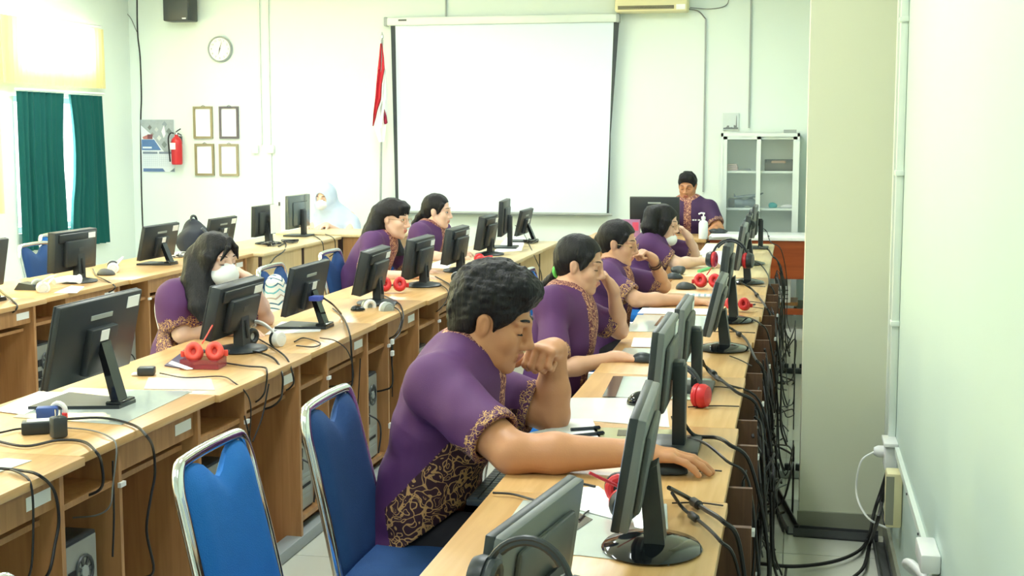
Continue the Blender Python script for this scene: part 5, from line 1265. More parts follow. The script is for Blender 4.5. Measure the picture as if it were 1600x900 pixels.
# right row: from every monitor to the back edge, then into the tangle
rc = [([(1045, 762), (1075, 778), (1100, 795), (1130, 815)], 'thick black cable with a round bead from the nearest round-footed monitor'),
      ([(1050, 770), (1068, 795), (1100, 820), (1125, 845)], 'thinner black cable with a small bead from the nearest monitor'),
      ([(1065, 655), (1085, 680), (1120, 684), (1140, 695)], 'black cable curving from the monitor beyond the boy\'s hand'),
      ([(1050, 650), (1062, 680), (1100, 692), (1135, 720)], 'second black cable curving past the square monitor foot'),
      ([(1085, 560), (1105, 575), (1125, 592), (1150, 612)], 'black cable with bead behind the red headset'),
      ([(1098, 563), (1108, 582), (1135, 600)], 'thin black cable with bead near the red headset'),
      ([(1125, 503), (1145, 515), (1165, 530), (1180, 560)], 'thick beaded cable behind the tilted monitor'),
      ([(1150, 495), (1170, 497), (1188, 506)], 'black cable over the desk behind the tilted monitor'),
      ([(1155, 440), (1175, 452), (1190, 470), (1197, 480)], 'black beaded cable beside the dark backed monitor'),
      ([(1175, 405), (1190, 415), (1200, 430), (1203, 445)], 'cable behind the slim far monitor'),
      ([(1185, 385), (1200, 390), (1207, 400)], 'cable from the last right row monitor'),
      ([(1190, 355), (1198, 362), (1204, 378)], 'beaded cable arching right of the last monitor')]
for i, (pts, lab) in enumerate(rc):
    P = [atz(a, b, .765+(.05 if k == 0 else 0)) for k, (a, b) in enumerate(pts)]
    e = P[-1].copy(); e.x = -.09; P2 = [Vector((-.105, e.y+.05, .70)), Vector((-.075+.01*(i % 3), e.y+.1, .45)), Vector((-.05, e.y+.2, .15)), Vector((-.02, e.y+.3, .02))]
    o = cable(P+P2, lab, .0055 if i % 2 == 0 else .004)
    if i in (0, 1, 4, 5, 6, 8, 11):
        b_ = P[1].lerp(P[2], .5); d = (P[2]-P[1]).normalized()
        t = MB().tube([b_-d*.022, b_-d*.016, b_+d*.016, b_+d*.022], [.005, .011, .011, .005] if i % 2 == 0 else [.004, .009, .009, .004], 10).build('ferrite_bead', M['cable'], o, True)
thinc = [((1050, 786), (1130, 790)), ((1083, 738), (1128, 736)), ((1075, 636), (1155, 635)), ((1105, 605), (1140, 606)), ((1140, 556), (1175, 572)), ((1095, 518), (1180, 520)), ((1160, 470), (1192, 474)), ((1165, 479), (1192, 482)), ((1165, 447), (1196, 448)), ((920, 798), (905, 812))]
for i, (a, b) in enumerate(thinc):
    A, B = atz(*a, .756), atz(*b, .756); mid = A.lerp(B, .5)+Vector((0, .015, 0))
    cable([A, mid, B], 'thin cord lying flat across the right row desks, %s' % ['nearest the round glossy foot', 'from the boy\'s mouse', 'below the red headset', 'beside the red headset', 'behind the thin round foot', 'before the tilted monitor\'s foot', 'by the small red headset', 'beyond the small red headset', 'next to the pale desk seam', 'beside the black headset'][i], .0022)
desk_cable([(770, 770), (800, 772), (830, 780), (850, 786)], [], 'thin black cord from the keyboard onto the nearest desk', r=.003)
desk_cable([(885, 762), (905, 756), (930, 760)], [], 'cord between the grey monitor and the black headset', r=.003)
# tangle in the right aisle
rs = random.Random(21)
GL = 'black cable hanging behind the right row,'; GG = 'tangled cables behind the right row'
for k in range(36):
    y = rs.choice([2.9, 3.6, 4.3, 4.7, 5.1, 5.5, 5.9, 6.6, 7.3, 8.2, 9.1, 10.0])+rs.uniform(-.25, .25)
    x0 = -.10+rs.uniform(-.02, .015); P = [Vector((-.115, y, .70)), Vector((x0-.005, y+rs.uniform(-.05, .05), .66)), Vector((x0+rs.uniform(0, .03), y+rs.uniform(-.2, .3), .5)), Vector((x0+rs.uniform(.0, .025), y+rs.uniform(-.3, .5), .28)), Vector((x0+rs.uniform(.0, .04), y+rs.uniform(-.4, .7), .12)), Vector((x0+rs.uniform(.02, .08), y+rs.uniform(-.4, .9), .02))]
    bd = 'by the desks nearest the camera' if y < 4.0 else ('beside the pillar' if y < 6.3 else 'at the far end by the pale desks')
    cable(P, GL+' '+bd, rs.choice([.003, .004, .0055]), group=GG+' '+bd, k=4, n=5)
for k in range(17):
    y = 3.0+rs.random()*6.5; P = []
    x = -.08; yy = y
    for j in range(6):
        P.append(Vector((min(.30 if yy < 5.3 else .015, max(-.1, x)), yy, rs.choice([.012, .03, .06, .16, .3]) if j < 4 else .01))); x += rs.uniform(-.02, .10); yy += rs.uniform(-.25, .45)
    cable(P, 'black cable lying in loops on the right aisle floor', rs.choice([.003, .004, .005]), group='cables on the right aisle floor', k=5, n=5)
for k in range(6):
    y = 4.3+rs.random()*3.2; cx, cz = -.08+rs.uniform(-.02, .015), rs.uniform(.22, .48)
    P = [Vector((cx+rs.uniform(-.02, .035), y+.10*math.cos(a)+rs.uniform(-.02, .02), cz+.06*math.sin(a))) for a in np.linspace(0, 9, 12)]
    cable(P, 'coiled black cable bunched halfway down behind the right row desks', .005, group='bunched cable coils', k=4, n=5)
# hanging cables in front of the middle row compartments
for i, (a, b, c_) in enumerate((((614, 530), (613, 560), (613, 620)), ((563, 560), (560, 620), (556, 680)), ((382, 650), (392, 700), (384, 760)), ((395, 690), (410, 650), (420, 600)), ((176, 720), (178, 800), (176, 870)))):
    cable([atx(*q_, -1.838) for q_ in (a, b, c_)], 'thin dark cable hanging against the middle row desk fronts, %s' % ['below the white clips', 'beside the navy chair top', 'behind the front blue chair', 'slanting behind the navy chair', 'in the nearest compartment'][i], .003)
for i, (px, py) in enumerate(((612, 534), (612, 552))):
    q_ = atx(px, py, -1.825); t = MB().rbox(q_.x-.004, q_.x+.01, q_.y-.012, q_.y+.012, q_.z-.012, q_.z+.012, .002).build('cable_clip', M['white'], None); tag(t, ['upper white cable clip on the middle row desk front', 'lower white cable clip on the middle row desk front'][i], 'clip')
# ---------------- people ----------------
def J(t): return NV(aty(*t)) if len(t) == 3 else NV(t[1:])
def person(cfg):
    h = cfg['h']; g = {k: J(v) for k, v in cfg['j'].items()}; q = cfg.get('q', 1.0); b = cfg.get('bulk', 1.0)
    pel = g['pel']; root = thing('person', cfg['label'], 'person', (pel[0], pel[1], 0))
    hd = cfg['head']; H = Head(J(hd[0]), math.radians(hd[1]), math.radians(hd[2]), math.radians(hd[3]), hd[4])
    side = NV(cfg.get('side', (0, 1, 0)))
    skin = M[cfg.get('skin', 'skin2')]; lip = M[cfg.get('lip', 'lip3')]
    pts = [v for k, v in g.items() if k != 'pel']+[H.c]
    lo = np.min(pts, 0)-.24; hi = np.max(pts, 0)+.24; lo[2] = max(lo[2], pel[2]-.12)
    # body: head, neck, trunk and arms in one surface
    F = Field(lo, hi, h); H.skin(F, cfg.get('ears', (1, 1)))
    nb = g['neck']
    F.cap(H.p(-.028, 0, -.045), nb, .052*q*cfg.get('nk', 1), .060*q*cfg.get('nk', 1), .03*q)
    chest, waist = g['chest'], g['waist']
    F.cap(nb, chest, .06*b, .095*b, .04, side, 1.45); F.cap(chest, waist, .095*b, .09*b, .04, side, 1.4); F.cap(waist, pel, .09*b, .105*b, .04, side, 1.4)
    for s in 'RL':
        sh, el, wr = g['sh'+s], g['el'+s], g['wr'+s]; a = cfg.get('arm', 1.0)*q
        F.cap(nb, sh, .045*b, .05*b, .05)
        F.cap(sh, el, .053*a, .043*a, .02)
        mid = el+(wr-el)*.35
        F.cap(el, mid, .040*a, .041*a, .02); F.cap(mid, wr, .041*a, .0265*a, .02)
        hc = cfg['hand'+s]
        hand(F, wr, hc['d'], hc['n'], hc['t'], hc.get('c', (.3,)*4), hc.get('sp', .06), q*hc.get('s', 1.0), hc.get('td'), hc.get('tc', .3), .028, hc.get('c2'))
    body = sdf_object('body', F, [skin, lip], root, (lambda c: H.lipmask(c)*1) if cfg.get('lips', True) else None)
    del F
    # shirt
    F = Field(lo, hi, h*1.1); e = .016
    F.cap(nb+(H.c-nb)*.03, chest, (.060*b+e), (.105*b+e), .05, side, 1.3); F.cap(chest, waist, .105*b+e, .103*b+e, .05, side, 1.42); F.cap(waist, pel, .103*b+e, .122*b+e, .05, side, 1.42)
    hem = {}
    for s in 'RL':
        sh, el = g['sh'+s], g['el'+s]; t = cfg.get('slv', .62); d = el-sh; L = np.linalg.norm(d); d = d/L; hp = sh+d*L*t; hem[s] = (hp, d, sh)
        a = cfg.get('arm', 1.0)*q
        F.cap(chest+(nb-chest)*.55, sh, .075*b+e, .056*b+e, .09)
        F.cap(sh, hp+d*.03, .054*a+e, cfg.get('cuffr', .052)*a+e, .035, cut=(hp, d))
    F.noise(cfg.get('wr_amp', .0035), 26, cfg.get('seed', 1), 6)
    if 'folds' in cfg:
        for (p, r_, k) in cfg['folds']: pass
    # neck opening and sleeve openings
    up = (H.p(-.02, 0, -.05)-nb); up = up/np.linalg.norm(up)
    F.cap(nb+up*.005, nb+up*.2, .062*q, .075*q, .006, op='sub')
    for s in 'RL':
        hp, d, sh = hem[s]; a = cfg.get('arm', 1.0)*q
        F.cap(hp-d*.05, hp+d*.06, .048*a+.002, .050*a+.005, .004, op='sub')
    if 'slit' in cfg: F.notch(J(cfg['slit'][0]), cfg['slit'][1], J(cfg['slit'][2]), (1, 0, 0))
    if 'hem' in cfg: F.plane(J(cfg['hem'][0]), cfg['hem'][1])
    else: F.plane(pel+NV((0, 0, -.06)), (0, 0, -1))
    fr = NV(cfg.get('front', (1, 0, 0)))
    ndir = up
    def sm(c):
        mi = np.zeros(len(c), int)
        for s in 'RL':
            hp, d, sh = hem[s]; v = c-hp; t = v@d; rad = np.linalg.norm(v-t[:, None]*d, axis=1)
            w_ = cfg.get('cuffw', .032)
            wob = .006*np.sin(c[:, 1]*120+c[:, 0]*90)
            mi[(t > -w_+wob) & (rad < .13) & (np.linalg.norm(c-sh, axis=1) > .1)] = 1
        if cfg.get('collar', True):
            v = c-nb; t = v@ndir; rad = np.linalg.norm(v-t[:, None]*ndir, axis=1)
            mi[(rad < cfg.get('colr', .088)*q) & (t > -.06)] = 2
            # placket down the front
            v = c-(nb+fr*.03); sd = v@side; f_ = v@fr
            pk = cfg.get('plk', .045); mi[(np.abs(sd) < pk) & (f_ > .0) & (c[:, 2] < nb[2]+.02) & (mi == 0) & ((c-chest)@fr > .02)] = 2
        if 'panel' in cfg: mi[cfg['panel'](c, g) & (mi == 0)] = 3
        return mi
    sh_o = sdf_object('shirt', F, [M[cfg.get('shirt', 'shirt')], M['batikc'], M['batik2'], M['batik']], root, sm)
    del F
    # standing collar
    if cfg.get('collar', True):
        mb = MB(); R = rotmat(fr, ndir); N = 22
        for ring in ((.066, -.012, .074), ):
            vs = []; fs = []
            for k in range(N+1):
                a = math.radians(28)+(2*PI-math.radians(56))*k/N; ca, sa = math.cos(a), math.sin(a)
                for (rr, zz) in ((.066, -.005), (.064, .046), (.070, .046), (.088, -.005)):
                    zz2 = zz-(.012 if ca > 0 else 0)*(ca)
                    vs.append(nb+R@(NV((ca*rr*q, sa*rr*q, zz2*q+.006))))
            for k in range(N):
                for m_ in range(4): fs.append((k*4+m_, k*4+(m_+1) % 4, (k+1)*4+(m_+1) % 4, (k+1)*4+m_))
            fs.append((0, 1, 2, 3)); fs.append((N*4+3, N*4+2, N*4+1, N*4)); mb.add(vs, fs)
        mb.build('collar', M['batik2'], root, True, True)
    # trousers, legs, shoes
    kn, an = g['knee'], g['ank']; sp = side*.085
    l2 = np.minimum(np.minimum(pel, kn), an)-.2; h2 = np.maximum(np.maximum(pel, kn), an)+.2
    F = Field(l2, h2, .011)
    F.cap(pel-side*.07, pel+side*.07, .115*b, .115*b, .03)
    for s in (-1, 1):
        K = kn+side*s*.11; A = an+side*s*.11; P = pel+side*s*.075
        F.cap(P, K, .092*b, .062*b, .03); F.cap(K, A, .060, .048, .02)
    F.plane(an+NV((0, 0, .0)), (0, 0, -1))
    sdf_object('trousers', F, M[cfg.get('trouser', 'trouser')], root); del F
    fw = NV(cfg.get('front', (1, 0, 0)))
    for s in (-1, 1):
        A = an+side*s*.11; F = Field(A-.2, A+.3, .01); F.lo[2] = -.03
        F.cap(NV((A[0], A[1], .045))-fw*.03, NV((A[0], A[1], .035))+fw*.17, .042, .034, .02); F.cap(NV((A[0], A[1], .05)), NV((A[0], A[1], .13)), .045, .045, .02); F.plane(NV((0, 0, .003)), (0, 0, -1))
        sdf_object('shoe', F, M['black'], root)
    # hair
    lo2 = H.c-.24; hi2 = H.c+.24
    if 'hairpts' in cfg:
        hp = [J(p[0]) for p in cfg['hairpts']]; lo2 = np.minimum(lo2, np.min(hp, 0)-.1); hi2 = np.maximum(hi2, np.max(hp, 0)+.1)
    F = Field(lo2, hi2, max(h, .0045)); cfg['hair'](F, H, cfg)
    hr = sdf_object('hair', F, M['hair'], root)
    if cfg.get('eyes', True): eyes(body, H, closed=cfg.get('closed', True), brow=cfg.get('brow', .7))
    if 'extra' in cfg: cfg['extra'](root, body, H, g, cfg)
    return root
# hair styles in head coordinates
def hair_short(F, H, cfg):
    q = H.sc; E = lambda x, y, z, a, b, c, k=.02, op='add': F.ell(H.p(x, y, z), (a*q, b*q, c*q), H.R, k*q, op)
    E(-.018, 0, .055, .108, .090, .098); E(-.045, 0, .0, .072, .080, .085, .03); E(.03, 0, .095, .070, .072, .052, .02)
    F.noise(.003, 75, 3, 6); F.noise(.002, 200, 5, 5)
    E(.105, 0, -.02, .075, .10, .082, .006, 'sub'); E(.02, 0, -.09, .085, .12, .072, .01, 'sub')
    for y in (-1, 1): E(-.004, y*.085, -.012, .026, .03, .036, .008, 'sub')
    for y in (-1, 1): F.cap(H.p(.024, y*.070, .0), H.p(.028, y*.069, .035), .005*q, .012*q, .01)
def hair_crop(F, H, cfg):
    q = H.sc; E = lambda x, y, z, a, b, c, k=.02, op='add': F.ell(H.p(x, y, z), (a*q, b*q, c*q), H.R, k*q, op)
    E(-.016, 0, .045, .102, .083, .092); E(-.04, 0, .0, .070, .074, .07, .03); E(.03, 0, .085, .06, .065, .045, .02)
    F.noise(.003, 80, 3, 6)
    E(.105, 0, -.025, .075, .12, .088, .006, 'sub'); E(.02, 0, -.09, .085, .12, .072, .01, 'sub')
    for y in (-1, 1): E(-.004, y*.085, -.012, .026, .03, .036, .008, 'sub')
def hair_tail(F, H, cfg):
    q = H.sc; E = lambda x, y, z, a, b, c, k=.02, op='add': F.ell(H.p(x, y, z), (a*q, b*q, c*q), H.R, k*q, op)
    E(-.014, 0, .040, .101, .083, .089); E(-.045, 0, .0, .068, .074, .075, .03)
    E(.105, 0, -.02, .072, .13, .098, .006, 'sub'); E(.03, 0, -.09, .085, .12, .075, .01, 'sub')
    for y in (-1, 1):
        E(-.004, y*.086, -.012, .024, .03, .034, .006, 'sub')
        F.cap(H.p(.052, y*.060, .05), H.p(.022, y*.073, -.015), .014*q, .006*q, .012)
    P = [(J(p[0]), p[1]) for p in cfg.get('hairpts', [])]
    for (a, ra), (b, rb) in zip(P, P[1:]): F.cap(a, b, ra, rb, .012)
    F.noise(.0016, 120, 4, 5, (1, 1, .3))
def hair_long(F, H, cfg):
    q = H.sc; E = lambda x, y, z, a, b, c, k=.02, op='add': F.ell(H.p(x, y, z), (a*q, b*q, c*q), H.R, k*q, op)
    E(-.012, 0, .036, .102, .086, .090); E(-.04, 0, -.02, .075, .085, .095, .03)
    for y in cfg.get('curtain', (-1, 1)):
        F.cap(H.p(.03, y*.074, .02), H.p(-.005, y*.080, -.10), .028*q, .026*q, .02, H.R[:, 0], 1.5)
    for ch in cfg.get('strands', []):
        P = [(J(p), r) for p, r in ch]
        for (a, ra), (b, rb) in zip(P, P[1:]): F.cap(a, b, ra, rb, .02, cfg.get('sside', (0, 1, 0)), cfg.get('sw', 1.3))
    F.noise(.0018, 110, 4, 6, (1, 1, .25))
    E(.100, 0, -.03, .070, .062+cfg.get('fw', .0), .098, .008, 'sub')
    if cfg.get('ear_open'):
        E(.03, -.085, -.03, .055, .05, .055, .01, 'sub')
    if cfg.get('part'):
        for (y0_, y1_, z1_) in ((.01, -.052, .012), (.01, -.040, .025), (.01, .050, .015), (.01, .042, .03)):
            P = [H.p(.070, y0_, .098), H.p(.094, y0_+(y1_-y0_)*.5, .068), H.p(.088, y1_, z1_)]
            F.cap(P[0], P[1], .012*q, .010*q, .008); F.cap(P[1], P[2], .010*q, .004*q, .006)
    if cfg.get('fringe', True):
        for y in np.linspace(-.045, .045, 7):
            F.cap(H.p(.052, y*.7, .092), H.p(.084-abs(y)*.25, y, .075), .013*q, .011*q, .02); F.cap(H.p(.084-abs(y)*.25, y, .075), H.p(.096-abs(y)*.4, y*1.2, .036), .010*q, .004*q, .014)
def glasses(root, H, m):
    q = H.sc; mb = MB()
    for y in (-1, 1):
        mb.tube([H.p(.105-.006*abs(math.cos(a)), y*.034+.023*math.cos(a), -.006+.018*math.sin(a)) for a in np.linspace(0, 2*PI, 17)[:-1]], .0014, 6, close=True)
        mb.tube([H.p(.100, y*.056, .0), H.p(.06, y*.076, .002), H.p(-.01, y*.079, .0)], .0014, 6)
    mb.tube([H.p(.106, -.011, -.002), H.p(.108, 0, .0), H.p(.106, .011, -.002)], .0014, 6)
    mb.build('glasses', m, root, True, True)
def face_mask(root, H, h, drop=0):
    F = Field(H.c-.16, H.c+.17, h); q = H.sc; z0 = -.058-drop; g_ = .8 if drop else 1.06
    F.ell(H.p(.050, 0, z0), (.066*q*g_, .066*q*g_, .052*q*g_), H.R, .01); F.ell(H.p(.09, 0, z0+.01), (.034*q*g_, .030*q*g_, .042*q*g_), H.R, .03)
    F.plane(H.p(-.0, 0, 0), tuple(-H.R[:, 0]))
    sdf_object('face_mask', F, M['mask'], root)
    for y in (-1, 1):
        mb = MB(); mb.tube(spl([H.p(.045, y*.066, z0+.03), H.p(.01, y*.078, .0), H.p(-.02, y*.084, .0), H.p(-.01, y*.078, -.035), H.p(.04, y*.064, z0-.03)], 4), .0014, 6)
        mb.build('ear_loop', M['mask'], root, True, True)
GOLD = mat('thin_gold_frame', (190, 160, 120), .3, .8)
people = []
# --- the boy in front ---
def boy_panel(c, g):
    # batik side panel low on the flank, between the back and the front of the shirt
    w_, p_, ch = g['waist'], g['pel'], g['chest']
    z = c[:, 2]; t = np.clip((z-p_[2])/(ch[2]-p_[2]), -.5, 1.3)
    xc = p_[0]+(ch[0]-p_[0])*t; x = c[:, 0]-xc
    lowx = np.where(z < w_[2]-.01, -.075+((w_[2]-.01)-z)*.45, -.075+(z-(w_[2]-.01))*.72)
    return (x > lowx) & (z < ch[2]+.03)
def boy_extra(root, body, H, g, cfg):
    pass
person(dict(h=.0036, label='boy in purple batik shirt resting his chin on his fist, nearest the camera', q=1.06, bulk=1.16, arm=1.16, nk=1.12,
  head=((771, 500, 3.72), 0, 17, 0, 1.12), skin='skin', lip='lip', brow=1.15, closed=True, hair=hair_short, slv=.80, cuffr=.052, cuffw=.030, seed=11, wr_amp=.004,
  j=dict(neck=(730, 550, 3.72), chest=(694, 665, 3.72), waist=(668, 765, 3.72), pel=(655, 838, 3.72), shR=(682, 604, 3.50), elR=(800, 708, 3.34), wrR=(992, 708, 3.38),
         shL=(722, 598, 3.95), elL=(862, 648, 3.92), wrL=(866, 546, 3.93), knee=(0, -.60, 3.66, .49), ank=(0, -.62, 3.66, .09)),
  handR=dict(d=(1, .10, -.03), n=(0, 0, 1), t=-1, c=(.26, .24, .24, .28), sp=.07, tc=.1, td=(.85, .5, -.25), s=1.06),
  handL=dict(d=(-.22, -.93, .10), n=(.12, -.10, 1), t=1, c=(1.35, 1.4, 1.4, 1.4), c2=(1.3,)*4, sp=.03, s=1.12, td=(-.8, -.5, -.35), tc=.1),
  hem=((640, 880, 3.72), (.18, 0, -1)), slit=((650, 830, 3.72), (.55, 0, -.8), (640, 840, 3.72)), panel=boy_panel))
# --- girl with the green hair tie ---
person(dict(h=.0045, label='girl in purple shirt with a green hair tie, cheek on hand, behind the boy', q=.90, bulk=.95, arm=.92,
  head=((906, 413, 5.30), -4, 10, 0, .93), skin='skin2', closed=True, hair=hair_tail, slv=.82, cuffw=.045, seed=3, colr=.11, plk=.085,
  hairpts=[((880, 412, 5.30), .03), ((868, 430, 5.32), .020), ((852, 450, 5.36), .028), ((838, 470, 5.40), .018), ((832, 480, 5.42), .006)],
  j=dict(neck=(886, 462, 5.30), chest=(880, 530, 5.30), waist=(868, 585, 5.30), pel=(860, 630, 5.30), shR=(862, 478, 5.13), elR=(868, 580, 4.98), wrR=(962, 558, 5.10),
         shL=(892, 478, 5.48), elL=(968, 516, 5.58), wrL=(958, 452, 5.46), knee=(0, -.60, 5.25, .49), ank=(0, -.62, 5.25, .09)),
  handR=dict(d=(1, .1, -.06), n=(0, 0, 1), t=-1, c=(.3, .3, .3, .35), sp=.07, tc=.1),
  handL=dict(d=(-.45, -.35, .85), n=(.7, .2, .55), t=1, c=(.95, .95, 1.0, 1.0), c2=(1.1,)*4, sp=.0, td=(-.6, -.2, .75), tc=.1),
  extra=lambda root, body, H, g, cfg: MB().tube([J((873, 424, 5.305))+NV((.015*math.cos(a), .024*math.cos(a+.6), .026*math.sin(a))) for a in np.linspace(0, 2*PI, 13)[:-1]], .008, 8, close=True).build('hair_tie', mat('lime_green_elastic', (120, 230, 110), .7), root, True, True)))
# --- girl with bracelets ---
def p3x(root, body, H, g, cfg):
    glasses(root, H, GOLD)
    for t in (.16, .24):
        p = g['wrL']+(g['elL']-g['wrL'])*t; d = (g['elL']-g['wrL']); R = rotmat(d, (0, 1, 0))
        MB().tube([p+R@NV((0, .031*math.cos(a), .031*math.sin(a))) for a in np.linspace(0, 2*PI, 15)[:-1]], .004, 8, close=True).build('bracelet', mat('dark_brown_band', (70, 40, 34), .6), root, True, True)
person(dict(h=.005, label='girl in purple shirt and glasses with two dark bracelets, fist at her mouth', q=.90, bulk=.92, arm=.95,
  head=((966, 380, 6.95), -6, 8, 0, .95), skin='skin2', closed=True, hair=hair_tail, slv=.82, cuffw=.05, seed=5, shirt='shirt2', extra=p3x, plk=.08,
  hairpts=[((948, 375, 6.95), .04), ((938, 373, 6.97), .03), ((933, 385, 6.98), .024), ((932, 398, 6.98), .012)],
  j=dict(neck=(955, 420, 6.95), chest=(952, 470, 6.95), waist=(945, 510, 6.95), pel=(938, 545, 6.95), shR=(946, 432, 6.76), elR=(994, 468, 6.72), wrR=(1078, 470, 6.88),
         shL=(962, 432, 7.12), elL=(1037, 447, 7.30), wrL=(1020, 404, 7.14), knee=(0, -.60, 6.9, .49), ank=(0, -.62, 6.9, .09)),
  handR=dict(d=(1, .05, -.08), n=(0, 0, 1), t=-1, c=(.3, .3, .3, .35), sp=.07),
  handL=dict(d=(-.6, -.5, .5), n=(.3, .3, .9), t=1, c=(1.3,)*4, c2=(1.3,)*4, sp=.0, td=(-.9, -.2, .1))))
# --- girl with her mask pulled down to the chin ---
def p4x(root, body, H, g, cfg):
    glasses(root, H, GOLD); face_mask(root, H, .006, .045)
person(dict(h=.006, label='girl with dark bob and glasses, mask under her chin, writing beyond the bracelet girl', q=.90, bulk=.95, arm=1.0,
  head=((1036, 348, 8.9), -8, 12, 0, .97), skin='skin3', closed=True, hair=hair_long, slv=.80, cuffw=.035, seed=6, shirt='shirt2', extra=p4x, curtain=(-1, 1), fringe=False, fw=.012,
  strands=[[((1020, 335, 8.85), .06), ((1014, 355, 8.8), .05), ((1016, 375, 8.8), .03)]],
  j=dict(neck=(1020, 376, 8.9), chest=(1014, 405, 8.9), waist=(1005, 438, 8.9), pel=(1000, 465, 8.9), shR=(1012, 382, 8.72), elR=(1058, 412, 8.72), wrR=(1098, 408, 8.86),
         shL=(1028, 380, 9.05), elL=(1084, 396, 9.25), wrL=(1076, 370, 9.1), knee=(0, -.60, 8.8, .49), ank=(0, -.62, 8.8, .09)),
  handR=dict(d=(1, .05, 0), n=(0, .3, 1), t=-1, c=(.9,)*4, sp=.0),
  handL=dict(d=(-.6, -.2, .8), n=(.8, .2, .5), t=1, c=(.6,)*4, sp=.02)))
# --- teacher ---
def p5x(root, body, H, g, cfg):
    mb = MB()
    c = J((1088, 344, 12.0))
    for i, w_ in enumerate((.018, .012, .02)): mb.box(c[0]-.03+i*.024, c[0]-.03+i*.024+w_, c[1]-.075, c[1]-.055, c[2], c[2]+.010)
    mb.build('chest_lettering', M['white'], root, world=True)
person(dict(h=.0065, label='man in dark purple shirt with batik collar seated behind the teacher table', q=1.0, bulk=1.05, arm=1.1,
  head=((1074, 291, 12.15), -97, 14, 0, .97), skin='skin', lip='lip', closed=True, hair=hair_crop, slv=.8, seed=8, shirt='shirtd', side=(1, 0, 0), front=(0, -1, 0), plk=.03, colr=.105, extra=p5x,
  j=dict(neck=(1076, 316, 12.17), chest=(1080, 345, 12.17), waist=(1082, 372, 12.22), pel=(1082, 400, 12.28), shR=(1050, 326, 12.15), elR=(1040, 358, 11.98), wrR=(1052, 368, 11.75),
         shL=(1107, 327, 12.15), elL=(1122, 357, 12.02), wrL=(1102, 368, 11.75), knee=(0, -.93, 11.9, .50), ank=(0, -.93, 11.9, .09)),
  handR=dict(d=(.3, -1, -.05), n=(0, 0, 1), t=1, c=(.3,)*4), handL=dict(d=(-.3, -1, -.05), n=(0, 0, 1), t=-1, c=(.3,)*4)))
# --- masked girl in the middle row ---
person(dict(h=.0045, label='masked girl with long straight black hair behind the middle row monitors', q=.92, bulk=.98, arm=.98,
  head=((337, 406, 5.42), -24, 6, 0, .95), skin='skin3', closed=True, hair=hair_long, slv=.80, cuffw=.028, seed=9, lips=False, colr=.075, fw=.012, fringe=False, curtain=(-1,), part=True,
  sside=(.6, .6, 0), sw=1.3,
  strands=[[((318, 405, 5.42), .065), ((312, 440, 5.36), .058), ((316, 480, 5.28), .040), ((328, 515, 5.24), .014)], [((350, 432, 5.55), .03), ((352, 470, 5.5), .02)]],
  j=dict(neck=(318, 452, 5.45), chest=(302, 500, 5.45), waist=(288, 555, 5.45), pel=(280, 600, 5.45), shR=(272, 466, 5.32), elR=(284, 521, 5.30), wrR=(360, 515, 5.42),
         shL=(346, 460, 5.66), elL=(414, 498, 5.78), wrL=(393, 440, 5.62), knee=(0, -2.30, 5.4, .50), ank=(0, -2.30, 5.4, .09)),
  handR=dict(d=(1, .1, -.02), n=(0, 0, 1), t=-1, c=(.3,)*4),
  handL=dict(d=(-.6, -.35, .6), n=(.6, .1, .7), t=1, c=(1.0,)*4, sp=.0),
  extra=lambda root, body, H, g, cfg: face_mask(root, H, .0045)))
# --- long-haired girl with glasses ---
person(dict(h=.005, label='long haired girl with thin glasses leaning over the middle row', q=.92, bulk=.95, arm=.95,
  head=((614, 341, 8.05), -8, 6, 0, 1.0), skin='skin3', closed=False, hair=hair_long, slv=.80, cuffw=.028, seed=12, shirt='shirt2', plk=.08, ear_open=True, curtain=(), colr=.095,
  strands=[[((598, 335, 8.05), .075), ((582, 365, 8.0), .06), ((568, 390, 7.97), .045), ((556, 408, 7.95), .02)], [((610, 370, 8.15), .045), ((622, 400, 8.2), .05), ((630, 425, 8.2), .03)]],
  j=dict(neck=(596, 372, 8.05), chest=(578, 408, 8.05), waist=(560, 440, 8.05), pel=(545, 470, 8.05), shR=(580, 380, 7.86), elR=(572, 432, 7.72), wrR=(645, 430, 7.82),
         shL=(606, 380, 8.24), elL=(640, 425, 8.3), wrL=(665, 424, 8.2), knee=(0, -2.30, 8.0, .50), ank=(0, -2.30, 8.0, .09)),
  handR=dict(d=(1, .1, -.02), n=(0, 0, 1), t=-1, c=(.3,)*4), handL=dict(d=(1, -.1, -.02), n=(0, 0, 1), t=1, c=(.3,)*4),
  extra=lambda root, body, H, g, cfg: glasses(root, H, GOLD)))
# --- ponytail girl by the screen ---
person(dict(h=.0055, label='girl with low ponytail in front of the projection screen, face turned to the right', q=.92, bulk=.92, arm=.95,
  head=((683, 330, 9.25), 0, 4, 0, .97), skin='skin3', closed=False, hair=hair_tail, slv=.80, cuffw=.03, seed=14, shirt='shirt2', colr=.10,
  hairpts=[((668, 328, 9.25), .04), ((656, 340, 9.27), .03), ((650, 350, 9.3), .03), ((645, 362, 9.3), .012)],
  j=dict(neck=(672, 358, 9.25), chest=(664, 385, 9.25), waist=(652, 410, 9.25), pel=(640, 435, 9.25), shR=(655, 365, 9.06), elR=(665, 402, 8.95), wrR=(705, 400, 9.1),
         shL=(690, 362, 9.42), elL=(702, 385, 9.5), wrL=(712, 392, 9.4), knee=(0, -2.30, 9.2, .50), ank=(0, -2.30, 9.2, .09)),
  handR=dict(d=(1, .1, -.02), n=(0, 0, 1), t=-1, c=(.3,)*4), handL=dict(d=(.8, -.3, -.02), n=(0, 0, 1), t=1, c=(.3,)*4)))
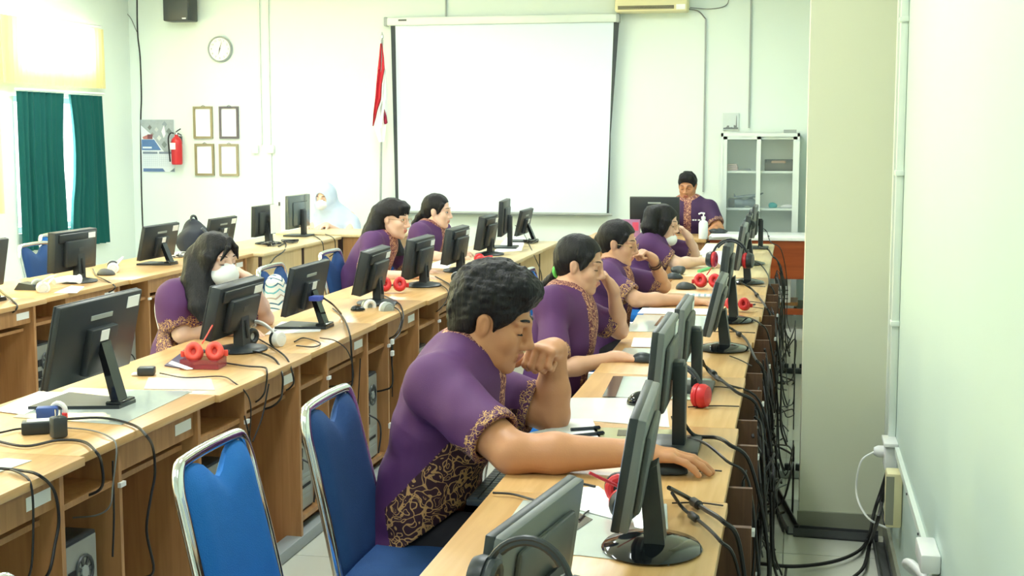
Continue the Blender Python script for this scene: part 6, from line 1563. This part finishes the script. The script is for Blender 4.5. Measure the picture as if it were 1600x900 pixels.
# --- woman in a white headscarf ---
def hijab_woman():
    c = J((508, 309, 12.1)); root = thing('person', 'woman in long pale headscarf and white mask seated by the front wall', 'person', (c[0]+.1, 12.15, 0))
    H = Head(c, math.radians(-102), math.radians(10), 0, .95)
    tb = J((523, 375, 12.2))
    F = Field(NV((c[0]-.35, 11.5, .55)), NV((c[0]+.55, 12.5, 1.3)), .0065); H.skin(F, (0, 0))
    F.cap(H.p(-.03, 0, -.05), tb+NV((0, 0, .25)), .05, .07, .03); F.cap(tb+NV((0, 0, .2)), tb+NV((0, 0, -.15)), .1, .13, .04, (1, 0, 0), 1.4)
    for s in (-1, 1):
        el = tb+NV((s*.2, -.15, .03)); wr = NV((tb[0]+s*.09, 11.72, .79)); F.cap(tb+NV((s*.15, 0, .22)), el, .05, .045, .03); F.cap(el, wr, .042, .026, .02)
        hand(F, wr, (-s*.3, -1, -.02), (0, 0, 1), -s, (.3,)*4)
    b = sdf_object('body', F, M['skin3'], root)
    F = Field(NV((c[0]-.35, 11.6, .45)), NV((c[0]+.6, 12.6, 1.35)), .006)
    F.ell(H.p(-.015, 0, .02), (.118, .10, .125), H.R, .01); F.ell(H.p(0, 0, -.09), (.10, .09, .09), H.R, .04)
    F.cap(c+NV((.0, .02, -.05)), tb+NV((.0, 0, .17)), .085, .16, .06, (1, 0, 0), 1.15)
    F.cap(tb+NV((.0, 0, .17)), tb+NV((.01, 0, -.12)), .15, .17, .05, (1, 0, 0), 1.35)
    F.cap(tb+NV((.18, -.02, .14)), tb+NV((.22, -.10, -.02)), .075, .08, .05); F.cap(tb+NV((-.18, -.02, .14)), tb+NV((-.2, -.10, -.02)), .075, .08, .05)
    F.noise(.004, 30, 2, 6, (1, 1, .4))
    F.ell(H.p(.10, 0, -.012), (.075, .056, .072), H.R, .01, 'sub')
    F.plane(NV((0, 0, .60)), (0, 0, -1))
    sdf_object('headscarf', F, M['hijab'], root)
    face_mask(root, H, .006); eyes(b, H, closed=True)
    F = Field(NV((tb[0]-.35, 11.5, -.02)), NV((tb[0]+.35, 12.6, .75)), .012)
    F.cap(NV((tb[0], 12.2, .56)), NV((tb[0], 11.85, .5)), .13, .11, .05, (1, 0, 0), 1.5); F.cap(NV((tb[0], 11.85, .5)), NV((tb[0], 11.85, .05)), .10, .16, .05, (1, 0, 0), 1.5); F.plane(NV((0, 0, .02)), (0, 0, -1))
    sdf_object('long_skirt', F, M['hijab'], root)
hijab_woman()
